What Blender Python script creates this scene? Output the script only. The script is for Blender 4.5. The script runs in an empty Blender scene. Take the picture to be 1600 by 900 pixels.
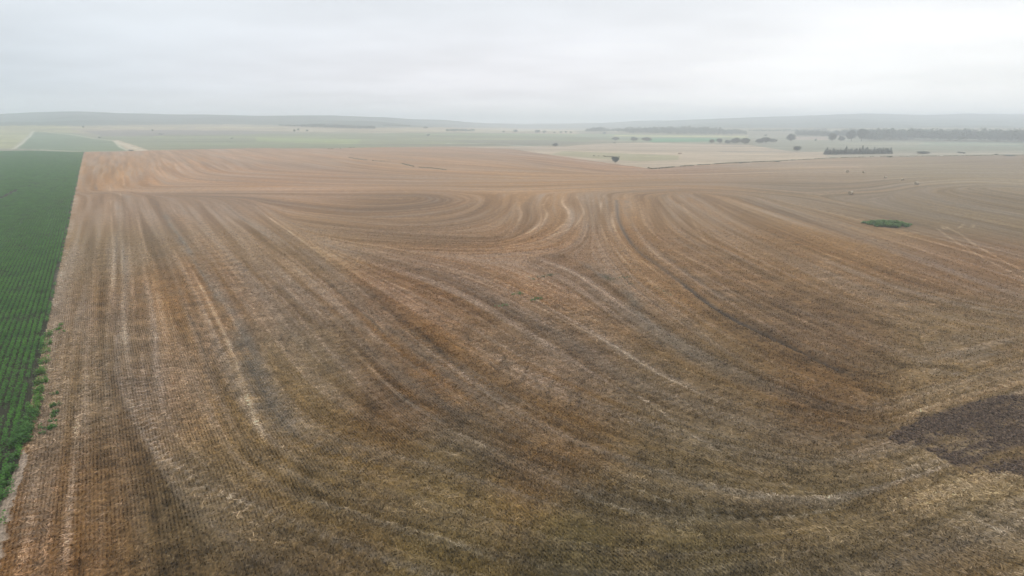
import bpy, math, random
import numpy as np
from mathutils import Vector, Matrix

# ---------------------------------------------------------------- camera, sky, sun
F = 1066.7            # focal length in photo pixels (24 mm on 36 mm, 1600 px wide)
H = 33.0              # drone height above the field
VH = 193.0            # row of the eye level
TH = math.atan((450 - VH) / F)
scene = bpy.context.scene
cam = bpy.data.objects.new("camera", bpy.data.cameras.new("camera"))
scene.collection.objects.link(cam)
cam.location = (0, 0, H)
cam.rotation_euler = (math.pi / 2 - TH, 0, 0)
cam.data.sensor_width = 36.0
cam.data.lens = 24.0
cam.data.clip_start = 0.5
cam.data.clip_end = 30000
scene.camera = cam
scene.view_settings.view_transform = 'Standard'
scene.view_settings.look = 'None'
scene.view_settings.gamma = 1.0
scene.view_settings.exposure = 0.0
scene.view_settings.use_curve_mapping = False
scene.render.engine = 'CYCLES'
scene.cycles.max_bounces = 6
scene.cycles.diffuse_bounces = 2
scene.cycles.volume_bounces = 2
scene.cycles.use_denoising = True
scene.cycles.adaptive_threshold = 0.02

HAZE_DENSITY = 0.00048
SUN_EL, SUN_AZ = math.radians(42), math.radians(35)   # azimuth from +Y towards +X

def build_world():
    w = bpy.data.worlds.new("World"); scene.world = w
    w.use_nodes = True
    nt = w.node_tree; nt.nodes.clear()
    N = nt.nodes.new; L = nt.links.new
    def math_(op, a, b=None, c=None):
        n = N('ShaderNodeMath'); n.operation = op
        for i, q in enumerate((a, b, c)):
            if q is None: continue
            if isinstance(q, (int, float)): n.inputs[i].default_value = q
            else: L(q, n.inputs[i])
        return n.outputs[0]
    def rng(v, a, b, c, d, smooth=True):
        n = N('ShaderNodeMapRange'); n.interpolation_type = 'SMOOTHSTEP' if smooth else 'LINEAR'
        L(v, n.inputs[0])
        for i, q in enumerate((a, b, c, d)): n.inputs[i + 1].default_value = q
        return n.outputs[0]
    def mix(f, a, b, mode='MIX'):
        n = N('ShaderNodeMix'); n.data_type = 'RGBA'; n.blend_type = mode
        if isinstance(f, (int, float)): n.inputs[0].default_value = f
        else: L(f, n.inputs[0])
        for i, q in ((6, a), (7, b)):
            if isinstance(q, tuple): n.inputs[i].default_value = (*q, 1)
            else: L(q, n.inputs[i])
        return n.outputs[2]
    tc = N('ShaderNodeTexCoord'); sp = N('ShaderNodeSeparateXYZ'); L(tc.outputs['Generated'], sp.inputs[0])
    X, Y, Z = sp.outputs
    az = math_('ARCTAN2', X, Y)          # 0 ahead, + to the right
    el = math_('ARCSINE', Z)
    # cloud layer seen as a flat deck: stretch the noise towards the horizon
    zz = math_('ADD', math_('ABSOLUTE', Z), 0.09)
    cb = N('ShaderNodeCombineXYZ'); L(math_('DIVIDE', X, zz), cb.inputs[0]); L(math_('DIVIDE', Y, zz), cb.inputs[1])
    n1 = N('ShaderNodeTexNoise'); n1.inputs['Scale'].default_value = 0.55; n1.inputs['Detail'].default_value = 4
    n1.inputs['Roughness'].default_value = 0.42; L(cb.outputs[0], n1.inputs['Vector'])
    n2 = N('ShaderNodeTexNoise'); n2.inputs['Scale'].default_value = 1.9; n2.inputs['Detail'].default_value = 3
    n2.inputs['Roughness'].default_value = 0.4; L(cb.outputs[0], n2.inputs['Vector'])
    side = rng(az, -0.75, 0.62, 0, 1)
    left = (0.600, 0.665, 0.730); mid = (0.82, 0.82, 0.87); right = (1.06, 1.07, 1.08)
    f1 = rng(az, -0.70, -0.02, 0, 1); f2 = rng(az, -0.02, 0.62, 0, 1)
    low = mix(f2, mix(f1, left, mid), right)
    low = mix(rng(el, 0.0, 0.045, 0.35, 0), low, (1.0, 1.0, 1.0))
    # higher up: paler left, greyer right
    high = mix(side, (0.74, 0.785, 0.83), (0.75, 0.775, 0.81))
    col = mix(rng(el, 0.02, 0.20, 0, 1), low, high)
    # a soft darker band over the bright gap on the right
    band = math_('MULTIPLY', math_('MULTIPLY', rng(el, 0.03, 0.065, 0, 1), rng(el, 0.065, 0.11, 1, 0)), rng(az, 0.2, 0.55, 0, 1))
    col = mix(math_('MULTIPLY', band, 0.55), col, (0.76, 0.79, 0.81))
    cl = math_('ADD', math_('MULTIPLY', rng(n1.outputs[0], 0.3, 0.7, -0.5, 0.5), 0.15), math_('MULTIPLY', rng(n2.outputs[0], 0.3, 0.7, -0.5, 0.5), 0.035))
    gain = math_('MULTIPLY', math_('ADD', cl, 1.0), rng(el, 0.22, 0.9, 1.0, 1.75))
    sc = N('ShaderNodeVectorMath'); sc.operation = 'SCALE'; L(col, sc.inputs[0]); L(math_('MULTIPLY', gain, 9.6), sc.inputs['Scale'])
    sky = N('ShaderNodeTexSky'); sky.sky_type = 'NISHITA'; sky.sun_disc = False
    sky.sun_elevation = SUN_EL; sky.sun_rotation = SUN_AZ; sky.dust_density = 3.0
    out = mix(0.93, sky.outputs[0], sc.outputs[0])
    bg = N('ShaderNodeBackground'); L(out, bg.inputs[0]); bg.inputs[1].default_value = 0.12
    wo = N('ShaderNodeOutputWorld'); L(bg.outputs[0], wo.inputs[0])
    w.cycles.sampling_method = 'MANUAL'; w.cycles.sample_map_resolution = 512
build_world()

sun = bpy.data.objects.new("sun", bpy.data.lights.new("sun", 'SUN'))
scene.collection.objects.link(sun)
sun.data.energy = 0.5; sun.data.angle = math.radians(35); sun.data.color = (1.0, 0.96, 0.9)
sdir = Vector((math.cos(SUN_EL) * math.sin(SUN_AZ), math.cos(SUN_EL) * math.cos(SUN_AZ), math.sin(SUN_EL)))
sun.rotation_euler = (-sdir).to_track_quat('-Z', 'Y').to_euler()
sun.location = sdir * 500

# ---------------------------------------------------------------- helpers
rs = np.random.RandomState(7)
C = scene.collection
TAB = rs.rand(8, 512, 512).astype(np.float32)
def vnoise(x, y, seed=0):
    """smooth value noise, 0..1"""
    x = np.asarray(x, np.float64) + seed * 37.31; y = np.asarray(y, np.float64) + seed * 91.7
    xi = np.floor(x); yi = np.floor(y); fx = x - xi; fy = y - yi
    fx = fx * fx * (3 - 2 * fx); fy = fy * fy * (3 - 2 * fy)
    xi = xi.astype(np.int64) & 511; yi = yi.astype(np.int64) & 511
    x1 = (xi + 1) & 511; y1 = (yi + 1) & 511; T = TAB[seed % 8]
    return (T[xi, yi] * (1 - fx) + T[x1, yi] * fx) * (1 - fy) + (T[xi, y1] * (1 - fx) + T[x1, y1] * fx) * fy
def fbm(x, y, seed=0, o=4):
    s = 0; a = 1; t = 0
    for i in range(o):
        s = s + a * vnoise(x * 2 ** i, y * 2 ** i, seed + i); t += a; a *= 0.5
    return s / t
def sst(x, a, b):
    t = np.clip((x - a) / (b - a), 0, 1); return t * t * (3 - 2 * t)
def lin(c):
    c = np.asarray(c, float) / 255.0
    return np.where(c <= 0.04045, c / 12.92, ((c + 0.055) / 1.055) ** 2.4)
CT, ST = math.cos(TH), math.sin(TH)
def project(x, y, z):
    """world point -> survey photo pixel"""
    dz = z - H
    d = y * CT - dz * ST
    up = y * ST + dz * CT
    d = np.where(d < 0.1, 0.1, d)
    return 800 + F * x / d, 450 - F * up / d
def horizon_u(x, y):
    return 800 + F * (CT + (450 - VH) / F * ST) * x / np.maximum(y, 1.0)
# skyline of the far hills
SKY_U = np.array([-700, -300, 0, 50, 120, 180, 240, 330, 400, 520, 600, 650, 720, 760, 820, 900, 960, 1000, 1050, 1100, 1200, 1240, 1300, 1350, 1440, 1500, 1600, 1900, 2400])
SKY_V = np.array([184, 179, 178, 176, 174.2, 176.5, 178.3, 179, 181, 181, 183, 186.5, 190, 192.3, 193.2, 192.5, 191.5, 189.5, 188, 186, 182, 181, 179, 178, 180, 178, 178, 180, 186])
CRE_Y = np.array([2600, 2600, 2600, 2600, 2600, 2650, 2700, 2800, 2900, 3000, 3100, 3300, 3700, 4200, 5000, 5000, 4800, 4400, 4200, 4100, 4200, 4300, 4500, 4600, 4800, 4900, 5000, 5000, 4800])
def terrain(x, y):
    x = np.asarray(x, float); y = np.asarray(y, float)
    r = np.hypot(x, y)
    u = np.where(y > 1, horizon_u(x, y), np.where(x > 0, 2400, -700)); u = np.clip(u, -700, 2400)
    yc = np.interp(u, SKY_U, CRE_Y); vs = np.interp(u, SKY_U, SKY_V)
    q = (450 - vs) / F
    zc = H + yc * (q * CT - ST) / (CT + q * ST)
    Y = np.maximum(y, 0)
    front = sst(Y, 950, 1) if False else np.clip((Y - 950) / (yc - 950), 0, 1) ** 1.5
    t = front; t = np.where(t < 1, t, 1)
    rise = zc * (t * 1.25 - 0.25 * t ** 4)
    back = sst(Y, yc, yc + 1800)
    z = rise * (1 - 0.75 * back)
    z += (fbm(x / 420, y / 420, 3, 3) - 0.5) * 26 * sst(r, 1100, 2300) * np.clip(1 - (t > 0.85) * (t - 0.85) / 0.15, 0, 1) * (y > 0)
    z += (fbm(x / 90, y / 90, 5, 2) - 0.5) * 1.0 * sst(r, 60, 260)
    return z
def ground_pt(u, v):
    """where the sight line of a surveyed pixel meets the terrain"""
    dx = (u - 800) / F; dy = (450 - v) / F
    ray = np.array([dx, CT + dy * ST, dy * CT - ST])
    t = np.exp(np.linspace(math.log(20), math.log(9000), 2500))
    P = ray[None, :] * t[:, None]
    dz = P[:, 2] + H - terrain(P[:, 0], P[:, 1])
    k = np.argmax(dz < 0) if (dz < 0).any() else len(t) - 1
    if k > 0 and dz[k] < 0:
        f = dz[k - 1] / (dz[k - 1] - dz[k]); p = P[k - 1] * (1 - f) + P[k] * f
    else: p = P[k]
    return Vector((p[0], p[1], float(terrain(p[0], p[1]))))
def flat_pt(u, v):
    u = np.asarray(u, float); v = np.asarray(v, float)
    dx = (u - 800) / F; dy = (450 - v) / F
    rz = dy * CT - ST; t = -H / rz
    return dx * t, (CT + dy * ST) * t

def mesh_obj(name, verts, faces, mat=None, parent=None, smooth=False):
    """faces: int array (n,k)"""
    me = bpy.data.meshes.new(name)
    verts = np.ascontiguousarray(verts, np.float32); faces = np.ascontiguousarray(faces, np.int32)
    n, k = faces.shape
    me.vertices.add(len(verts)); me.vertices.foreach_set('co', verts.ravel())
    me.loops.add(n * k); me.loops.foreach_set('vertex_index', faces.ravel())
    me.polygons.add(n); me.polygons.foreach_set('loop_start', np.arange(0, n * k, k, dtype=np.int32))
    me.polygons.foreach_set('loop_total', np.full(n, k, np.int32))
    if smooth: me.polygons.foreach_set('use_smooth', np.ones(n, bool))
    me.update(calc_edges=True); me.validate()
    if mat: me.materials.append(mat)
    o = bpy.data.objects.new(name, me); C.objects.link(o)
    if parent: o.parent = parent
    return o
def tag(o, label=None, cat=None, group=None, kind=None):
    if label: o['label'] = label
    if cat: o['category'] = cat
    if group: o['group'] = group
    if kind: o['kind'] = kind
    return o
def empty(name, loc, rz=0):
    o = bpy.data.objects.new(name, None); C.objects.link(o); o.location = loc; o.rotation_euler = (0, 0, rz); o.empty_display_size = 0.5
    return o
def copy_tree(o):
    c = o.copy(); C.objects.link(c)
    for ch in list(o.children):
        d = ch.copy(); C.objects.link(d); d.parent = c
    return c

class Mat:
    def __init__(s, name):
        s.m = bpy.data.materials.new(name); s.m.use_nodes = True; s.nt = s.m.node_tree
        s.b = s.nt.nodes['Principled BSDF']; s.b.inputs['Specular IOR Level'].default_value = 0.15
        s.b.inputs['Roughness'].default_value = 0.85
    def n(s, t): return s.nt.nodes.new(t)
    def l(s, a, b): s.nt.links.new(a, b)
    def math(s, op, a, b=None):
        n = s.n('ShaderNodeMath'); n.operation = op
        for i, q in enumerate((a, b)):
            if q is None: continue
            if isinstance(q, (int, float)): n.inputs[i].default_value = q
            else: s.l(q, n.inputs[i])
        return n.outputs[0]
    def rng(s, v, a, b, c, d):
        n = s.n('ShaderNodeMapRange'); s.l(v, n.inputs[0])
        for i, q in enumerate((a, b, c, d)): n.inputs[i + 1].default_value = q
        return n.outputs[0]
    def mix(s, f, a, b, mode='MIX'):
        n = s.n('ShaderNodeMix'); n.data_type = 'RGBA'; n.blend_type = mode
        if isinstance(f, (int, float)): n.inputs[0].default_value = f
        else: s.l(f, n.inputs[0])
        for i, q in ((6, a), (7, b)):
            if isinstance(q, tuple): n.inputs[i].default_value = (*q, 1)
            else: s.l(q, n.inputs[i])
        return n.outputs[2]
    def noise(s, vec, scale, detail=3, rough=0.5):
        n = s.n('ShaderNodeTexNoise'); n.inputs['Scale'].default_value = scale; n.inputs['Detail'].default_value = detail
        n.inputs['Roughness'].default_value = rough
        if vec is not None: s.l(vec, n.inputs['Vector'])
        return n.outputs[0]
def leaf_mat(name, c1, c2, scale=0.6, trans=0.25):
    M = Mat(name)
    g = M.n('ShaderNodeNewGeometry')
    a = M.noise(g.outputs['Position'], scale, 3)
    b = M.n('ShaderNodeTexWhiteNoise'); b.noise_dimensions = '1D'; M.l(g.outputs['Random Per Island'], b.inputs['W'])
    f = M.math('ADD', M.math('MULTIPLY', M.rng(a, 0.3, 0.7, 0, 1), 0.55), M.math('MULTIPLY', b.outputs[0], 0.45))
    col = M.mix(f, c1, c2)
    M.l(col, M.b.inputs['Base Color']); M.b.inputs['Roughness'].default_value = 0.6
    t = M.n('ShaderNodeBsdfTranslucent'); M.l(col, t.inputs[0])
    mx = M.n('ShaderNodeMixShader'); mx.inputs[0].default_value = trans
    M.l(M.b.outputs[0], mx.inputs[1]); M.l(t.outputs[0], mx.inputs[2])
    M.l(mx.outputs[0], M.nt.nodes['Material Output'].inputs[0])
    return M.m

# ---------------------------------------------------------------- ground sheet
# direction of the combine passes, surveyed as polylines in photo pixels
FLOW = [
 [(0,880),(40,700),(80,480),(110,330),(128,238)],
 [(100,900),(125,600),(145,400),(160,300),(166,240)],
 [(165,890),(165,640),(170,480),(178,330),(185,240)],
 [(215,240),(213,330),(225,480),(232,600),(245,760),(262,900)],
 [(180,580),(205,640),(235,690),(262,722),(330,770),(480,840),(620,895)],
 [(150,245),(146,292)],[(195,242),(198,292)],[(215,242),(226,292)],[(245,242),(275,290)],[(285,243),(345,288)],[(340,245),(420,288)],
 [(165,300),(163,320)],[(205,302),(210,330)],[(250,303),(275,350)],[(300,303),(350,360)],[(350,303),(420,360)],
 [(210,310),(250,400),(290,500),(325,600),(370,690),(430,740),(560,790),(720,835),(900,880)],
 [(250,330),(300,400),(345,475),(385,555),(425,635),(470,682),(560,712),(690,745),(860,800),(1050,835)],
 [(330,330),(420,420),(500,500),(590,590),(660,645),(760,685),(860,725),(1000,775),(1150,800),(1300,795)],
 [(400,320),(500,400),(600,490),(700,570),(800,640),(900,690),(1050,745),(1180,775),(1300,785)],
 [(480,390),(620,480),(760,570),(900,640),(1060,695),(1250,740),(1400,730)],
 [(520,380),(700,430),(850,505),(980,585),(1130,645),(1300,690)],
 [(600,385),(760,420),(900,490),(1040,570),(1200,630),(1380,670)],
 [(840,405),(900,430),(1000,500),(1130,570),(1300,630)],
 [(965,310),(970,350),(1000,395),(1060,440),(1130,490),(1200,535),(1290,580),(1390,610)],
 [(930,305),(935,360),(980,430),(1070,500),(1180,575),(1300,625)],
 [(1000,312),(1020,360),(1080,400),(1180,455),(1300,510),(1420,560),(1500,580)],
 [(1080,312),(1150,350),(1260,400),(1380,450),(1500,485),(1600,505)],
 [(1180,312),(1300,350),(1450,400),(1600,455)],[(1250,345),(1400,395),(1600,462)],
 [(1250,315),(1350,335),(1480,365),(1600,395)],[(1420,303),(1500,322),(1600,340)],[(1480,292),(1600,312)],
 [(140,300),(400,298),(640,297),(800,300),(950,295),(1100,291),(1250,302)],
 [(400,277),(500,282),(700,285),(900,284),(1100,279),(1300,282)],
 [(470,244),(580,262),(800,275),(1000,275),(1300,268),(1600,262)],
 [(600,237),(760,246),(900,262),(1000,268),(1200,260),(1600,250)],
 [(1300,300),(1370,296),(1425,288),(1520,282),(1600,285)],
 [(430,318),(560,332),(680,325),(725,312),(700,304)],
 [(470,340),(620,356),(740,345),(785,322),(790,306)],
 [(500,358),(700,373),(790,370),(815,340),(812,322),(822,306)],
 [(560,374),(740,384),(820,370),(850,345),(848,322),(858,306)],
 [(640,388),(780,388),(865,366),(888,340),(878,318),(882,306)],
 [(760,398),(880,385),(910,345),(905,318),(900,306)],
 [(700,830),(900,868),(1080,872),(1250,840),(1420,790),(1600,735)],
 [(850,770),(1000,808),(1150,815),(1300,795),(1450,740),(1600,690)],
 [(1000,900),(1200,872),(1400,815),(1600,755)],[(1200,900),(1400,860),(1600,800)],[(1450,900),(1600,860)],
 [(1330,700),(1450,660),(1600,610)],[(1390,690),(1500,645),(1600,622)],
 [(1400,625),(1500,590),(1600,560)],[(1380,590),(1480,560),(1600,530)],
]
# discrete marks: (pixels, half width m, kind, strength)
MARKS = [
 ([(788,372),(806,350),(815,335),(812,322),(822,306)],.55,'p',.8),
 ([(700,387),(790,378),(820,368),(845,350),(855,335),(848,322),(858,306)],.6,'p',.9),
 ([(760,386),(830,378),(865,362),(885,345),(888,330),(878,318),(882,306)],.6,'p',.9),
 ([(840,374),(890,358),(905,345),(912,330),(905,318),(900,306)],.5,'p',.8),
 ([(943,306),(938,330),(940,355),(955,385),(985,415),(1040,460)],.5,'p',.8),
 ([(950,308),(957,330),(958,350),(972,380),(1000,405),(1050,445)],.6,'p',.8),
 ([(995,312),(1003,335),(1008,350),(1030,375),(1060,395),(1110,420),(1180,465),(1260,503),(1360,545)],.6,'p',.9),
 ([(1065,318),(1082,345),(1095,365),(1112,385),(1200,432),(1300,472)],.5,'p',.7),
 ([(1110,318),(1160,345),(1240,380),(1330,408),(1420,430),(1560,470)],.5,'p',.6),
 ([(1462,355),(1485,372),(1510,388),(1545,407),(1600,435),(1660,465)],.42,'P',1.2),
 ([(1470,351),(1500,365),(1522,382),(1560,403),(1600,424),(1660,452)],.42,'P',1.2),
 ([(1470,351),(1476,357),(1484,353)],.5,'P',1.1),([(1495,358),(1504,352),(1506,349)],.5,'P',1.1),([(1508,357),(1520,355),(1521,350)],.5,'P',1.1),
 ([(1420,352),(1440,354),(1462,355)],1.2,'P',.8),
 ([(1350,361),(1400,365),(1450,361)],1.8,'P',.6),
 ([(420,340),(470,375),(500,395),(560,450),(620,500),(680,555),(740,600),(790,640),(860,685),(960,735),(1080,775)],.55,'p',.8),
 ([(560,440),(630,510),(700,562),(770,612),(850,660)],1.5,'g',.6),
 ([(700,420),(800,460),(870,495),(940,530),(1040,590),(1150,640)],.28,'p',.9),
 ([(580,430),(660,460),(760,476),(840,520),(900,560),(1000,620),(1080,680),(1180,735),(1260,770),(1340,785)],.25,'p',.9),
 ([(490,480),(560,555),(620,615),(690,662),(740,690),(850,745),(960,790),(1080,825)],.3,'p',.9),
 ([(172,290),(176,400),(168,500),(163,650),(160,800),(158,900)],.3,'p',.6),
 ([(188,300),(190,420),(195,520),(205,620),(235,690),(260,720),(330,765),(420,800)],.35,'p',.9),
 ([(300,420),(345,510),(380,600),(400,660),(430,720),(520,775)],.4,'p',.7),
 ([(290,702),(350,745),(450,780),(560,800),(700,845),(800,890)],.22,'p',.6),
 ([(310,720),(400,760),(520,790),(640,830)],.18,'p',.6),
 ([(180,760),(230,740),(262,722)],.18,'p',.9),([(120,830),(180,792),(250,770),(330,762)],.22,'p',.8),
 ([(60,735),(48,820),(34,900)],.32,'p',.9),([(122,640),(116,720),(108,800),(102,900)],.28,'p',.9),
 ([(850,700),(960,750),(1100,800),(1210,810),(1330,790)],.2,'p',.9),
 ([(700,232),(800,240),(900,252),(1000,263)],1.3,'p',1.),
 ([(760,236),(860,246),(950,257)],1.0,'w',1.),
 ([(300,296),(500,296),(640,291),(760,295)],.9,'p',.7),([(800,300),(930,292),(1100,288),(1240,300),(1340,325)],.7,'p',.5),
 ([(780,274),(850,281),(1000,288)],1.,'p',.8),([(540,277),(640,283),(760,285)],1.,'p',.6),
 ([(1480,292),(1560,305),(1600,312)],.7,'p',.8),([(1428,306),(1500,322),(1600,338)],.6,'p',.8),
 ([(1240,301),(1290,305),(1330,306),(1380,303)],1.,'p',.6),
 ([(1495,632),(1540,650),(1600,682),(1680,720)],.2,'P',1.3),([(1530,626),(1570,645),(1600,661),(1680,700)],.2,'P',1.3),
 ([(1420,598),(1450,606),(1495,632)],.14,'p',.9),([(1390,645),(1440,598),(1470,585)],.5,'p',.25),
 ([(1395,660),(1440,640),(1475,622)],.5,'p',.9),
 ([(1430,740),(1500,790),(1600,860)],.22,'p',.7),([(1000,870),(1130,790),(1250,770)],.2,'p',.5),
 # dark marks
 ([(963,312),(966,340),(975,362),(995,390),(1030,415),(1075,448),(1110,475),(1150,500),(1190,519),(1215,531),(1290,565)],.75,'D',1.15),
 ([(978,312),(985,345),(1000,365),(1030,390),(1080,430),(1150,475)],.8,'b',.7),
 ([(1130,485),(1200,522),(1290,568),(1400,612)],2.0,'b',.7),
 ([(255,330),(275,365),(300,400),(325,440),(345,475),(365,515),(385,555),(400,590),(425,635),(450,665),(480,685)],.9,'g',1.0),
 ([(365,500),(395,580),(420,640),(470,690),(560,715),(660,745)],1.1,'g',.8),
 ([(460,395),(530,455),(610,530),(660,590),(700,640),(722,665),(775,672),(860,700)],.3,'d',.9),
 ([(640,500),(700,560),(760,615),(820,660)],.25,'d',.6),
 ([(590,590),(640,625),(700,650),(800,665)],1.0,'g',.7),
 ([(220,301),(400,300),(640,297),(760,299)],.7,'d',.7),([(715,297),(780,298)],.6,'d',1.),
 ([(497,233),(530,232),(555,230)],1.2,'v',.7),([(555,247),(572,249)],1.2,'v',1.),([(590,252),(615,252)],1.,'v',1.),
 ([(628,256),(650,261),(676,263),(700,266)],.9,'v',.45),([(582,228),(594,228)],1.4,'v',1.),
 ([(548,241),(556,246),(572,252),(590,256)],1.,'d',.6),
 ([(186,320),(192,420),(200,540),(216,640),(240,700)],.5,'g',.3),([(225,440),(230,540),(242,640),(250,700)],.6,'g',.35),
 ([(1305,300),(1370,296),(1425,287)],1.6,'g',1.),([(1230,300),(1280,312),(1330,322)],1.2,'g',.6),
 ([(951,422),(976,419)],.28,'d',1.3),([(838,373),(851,373)],.35,'d',1.3),
 ([(1008,262),(1020,264),(1060,260),(1130,255),(1200,252),(1290,247),(1380,244),(1480,243),(1600,242)],1.4,'v',.8),
 ([(905,405),(950,435),(985,465),(1010,500),(1070,545),(1130,580)],1.1,'g',.9),
 ([(900,480),(950,500),(1000,520)],2.,'g',.5),([(1060,370),(1130,400),(1180,420)],2.,'g',.45),
 ([(280,480),(310,560),(335,640),(360,700)],1.6,'o',.8),([(230,350),(265,430),(290,500)],1.8,'o',.6),
 ([(520,480),(620,575),(720,650),(820,690)],1.5,'o',.8),([(600,500),(700,590),(820,665),(960,720)],1.3,'o',.8),
 ([(440,360),(520,430),(600,505)],2.,'o',.6),([(1010,380),(1100,440),(1200,500)],2.2,'o',.5),
 ([(30,870),(60,740),(85,560)],.8,'o',.9),
 ([(1580,545),(1540,553),(1480,562)],.9,'g',.9),
 ([(1060,436),(1110,475),(1160,503),(1215,531),(1290,568),(1350,595)],.5,'D',1.3),
]
TINT = [(150,270,168,146,123),(150,400,142,126,108),(110,600,130,114,92),(100,800,125,101,77),(50,850,127,97,68),(300,270,182,156,137),(300,320,160,140,126),(300,450,141,116,92),(230,600,127,110,95),(300,800,107,92,74),(450,280,176,150,132),(450,400,143,122,102),(450,600,122,105,82),(500,800,101,86,66),(500,890,90,76,60),(650,260,176,153,134),(650,340,146,124,107),(650,450,135,109,88),(650,600,114,91,66),(700,750,104,90,70),(700,870,95,83,62),(850,280,177,150,127),(850,420,145,119,98),(850,560,125,105,87),(850,700,107,87,65),(900,860,86,77,59),(1050,300,161,139,121),(1050,420,141,116,94),(1100,600,117,100,80),(1100,720,105,92,74),(1100,860,91,81,64),(1300,300,153,139,125),(1300,400,141,117,93),(1300,520,120,100,82),(1300,620,107,87,68),(1300,800,105,92,74),(1500,270,163,154,140),(1500,330,144,131,115),(1500,420,136,113,94),(1500,520,126,109,88),(1480,590,128,110,90),(1500,780,132,115,93),(1500,880,100,85,68),(1000,255,180,163,149),(1250,255,174,162,150),(1590,255,164,155,145)]
CORR = np.array([[0.94,0.75,0.47],[0.95,0.85,0.66],[1.25,1.09,0.87],[0.97,0.87,0.67],[0.9,0.73,0.41],[0.79,0.69,0.53],[0.82,0.76,0.63],[0.95,0.83,0.58],[0.95,0.87,0.73],[1.01,0.95,0.73],[0.83,0.73,0.55],[1.01,0.92,0.69],[1.12,0.98,0.63],[0.97,0.9,0.63],[0.82,0.74,0.55],[0.78,0.68,0.51],[0.77,0.72,0.57],[1.01,0.89,0.65],[1.21,0.96,0.48],[1.03,0.96,0.71],[1.04,0.96,0.66],[0.8,0.71,0.51],[0.95,0.82,0.57],[1.09,0.97,0.73],[1.16,0.98,0.59],[0.91,0.87,0.63],[0.83,0.77,0.6],[1.04,0.95,0.7],[1.11,0.98,0.68],[1.09,1.01,0.77],[0.96,0.92,0.69],[0.79,0.72,0.56],[0.95,0.85,0.62],[1.09,0.98,0.75],[1.07,0.92,0.59],[0.97,0.9,0.65],[0.76,0.68,0.53],[0.74,0.67,0.51],[0.89,0.78,0.57],[0.95,0.86,0.67],[1.16,1.08,0.81],[1.13,1.08,0.85],[0.82,0.73,0.52],[0.7,0.54,0.4],[0.76,0.67,0.54],[0.72,0.64,0.5]])
EDGE = [(128,238),(122,275),(117,302),(105,350),(92,410),(80,480),(75,525),(68,590),(55,640),(40,690),(30,715),(0,785)]

def inpoly(u, v, poly):
    p = np.array(poly, float); ins = np.zeros(u.shape, bool); j = len(p) - 1
    for i in range(len(p)):
        a, b = p[i], p[j]
        if a[1] != b[1]:
            c = ((a[1] > v) != (b[1] > v)) & (u < (b[0] - a[0]) * (v - a[1]) / (b[1] - a[1]) + a[0])
            ins ^= c
        j = i
    return ins
def seg_dist(x, y, pts):
    """distance to a polyline given in world metres"""
    d = np.full(x.shape, 1e9)
    for (ax, ay), (bx, by) in zip(pts[:-1], pts[1:]):
        vx, vy = bx - ax, by - ay; q = vx * vx + vy * vy + 1e-9
        t = np.clip(((x - ax) * vx + (y - ay) * vy) / q, 0, 1)
        d = np.minimum(d, np.hypot(x - ax - t * vx, y - ay - t * vy))
    return d
def smooth_line(pts, n=6):
    """Catmull-Rom in world metres from surveyed pixels"""
    P = np.array([flat_pt(*p) for p in pts])
    if len(P) < 3: return [tuple(p) for p in P]
    Q = np.vstack([2 * P[0] - P[1], P, 2 * P[-1] - P[-2]]); out = []
    for i in range(len(P) - 1):
        a, b, c, d = Q[i:i + 4]
        for t in np.linspace(0, 1, n, endpoint=False):
            out.append(tuple(0.5 * (2 * b + (c - a) * t + (2 * a - 5 * b + 4 * c - d) * t * t + (3 * b - a - 3 * c + d) * t ** 3)))
    out.append(tuple(P[-1])); return out

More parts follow.
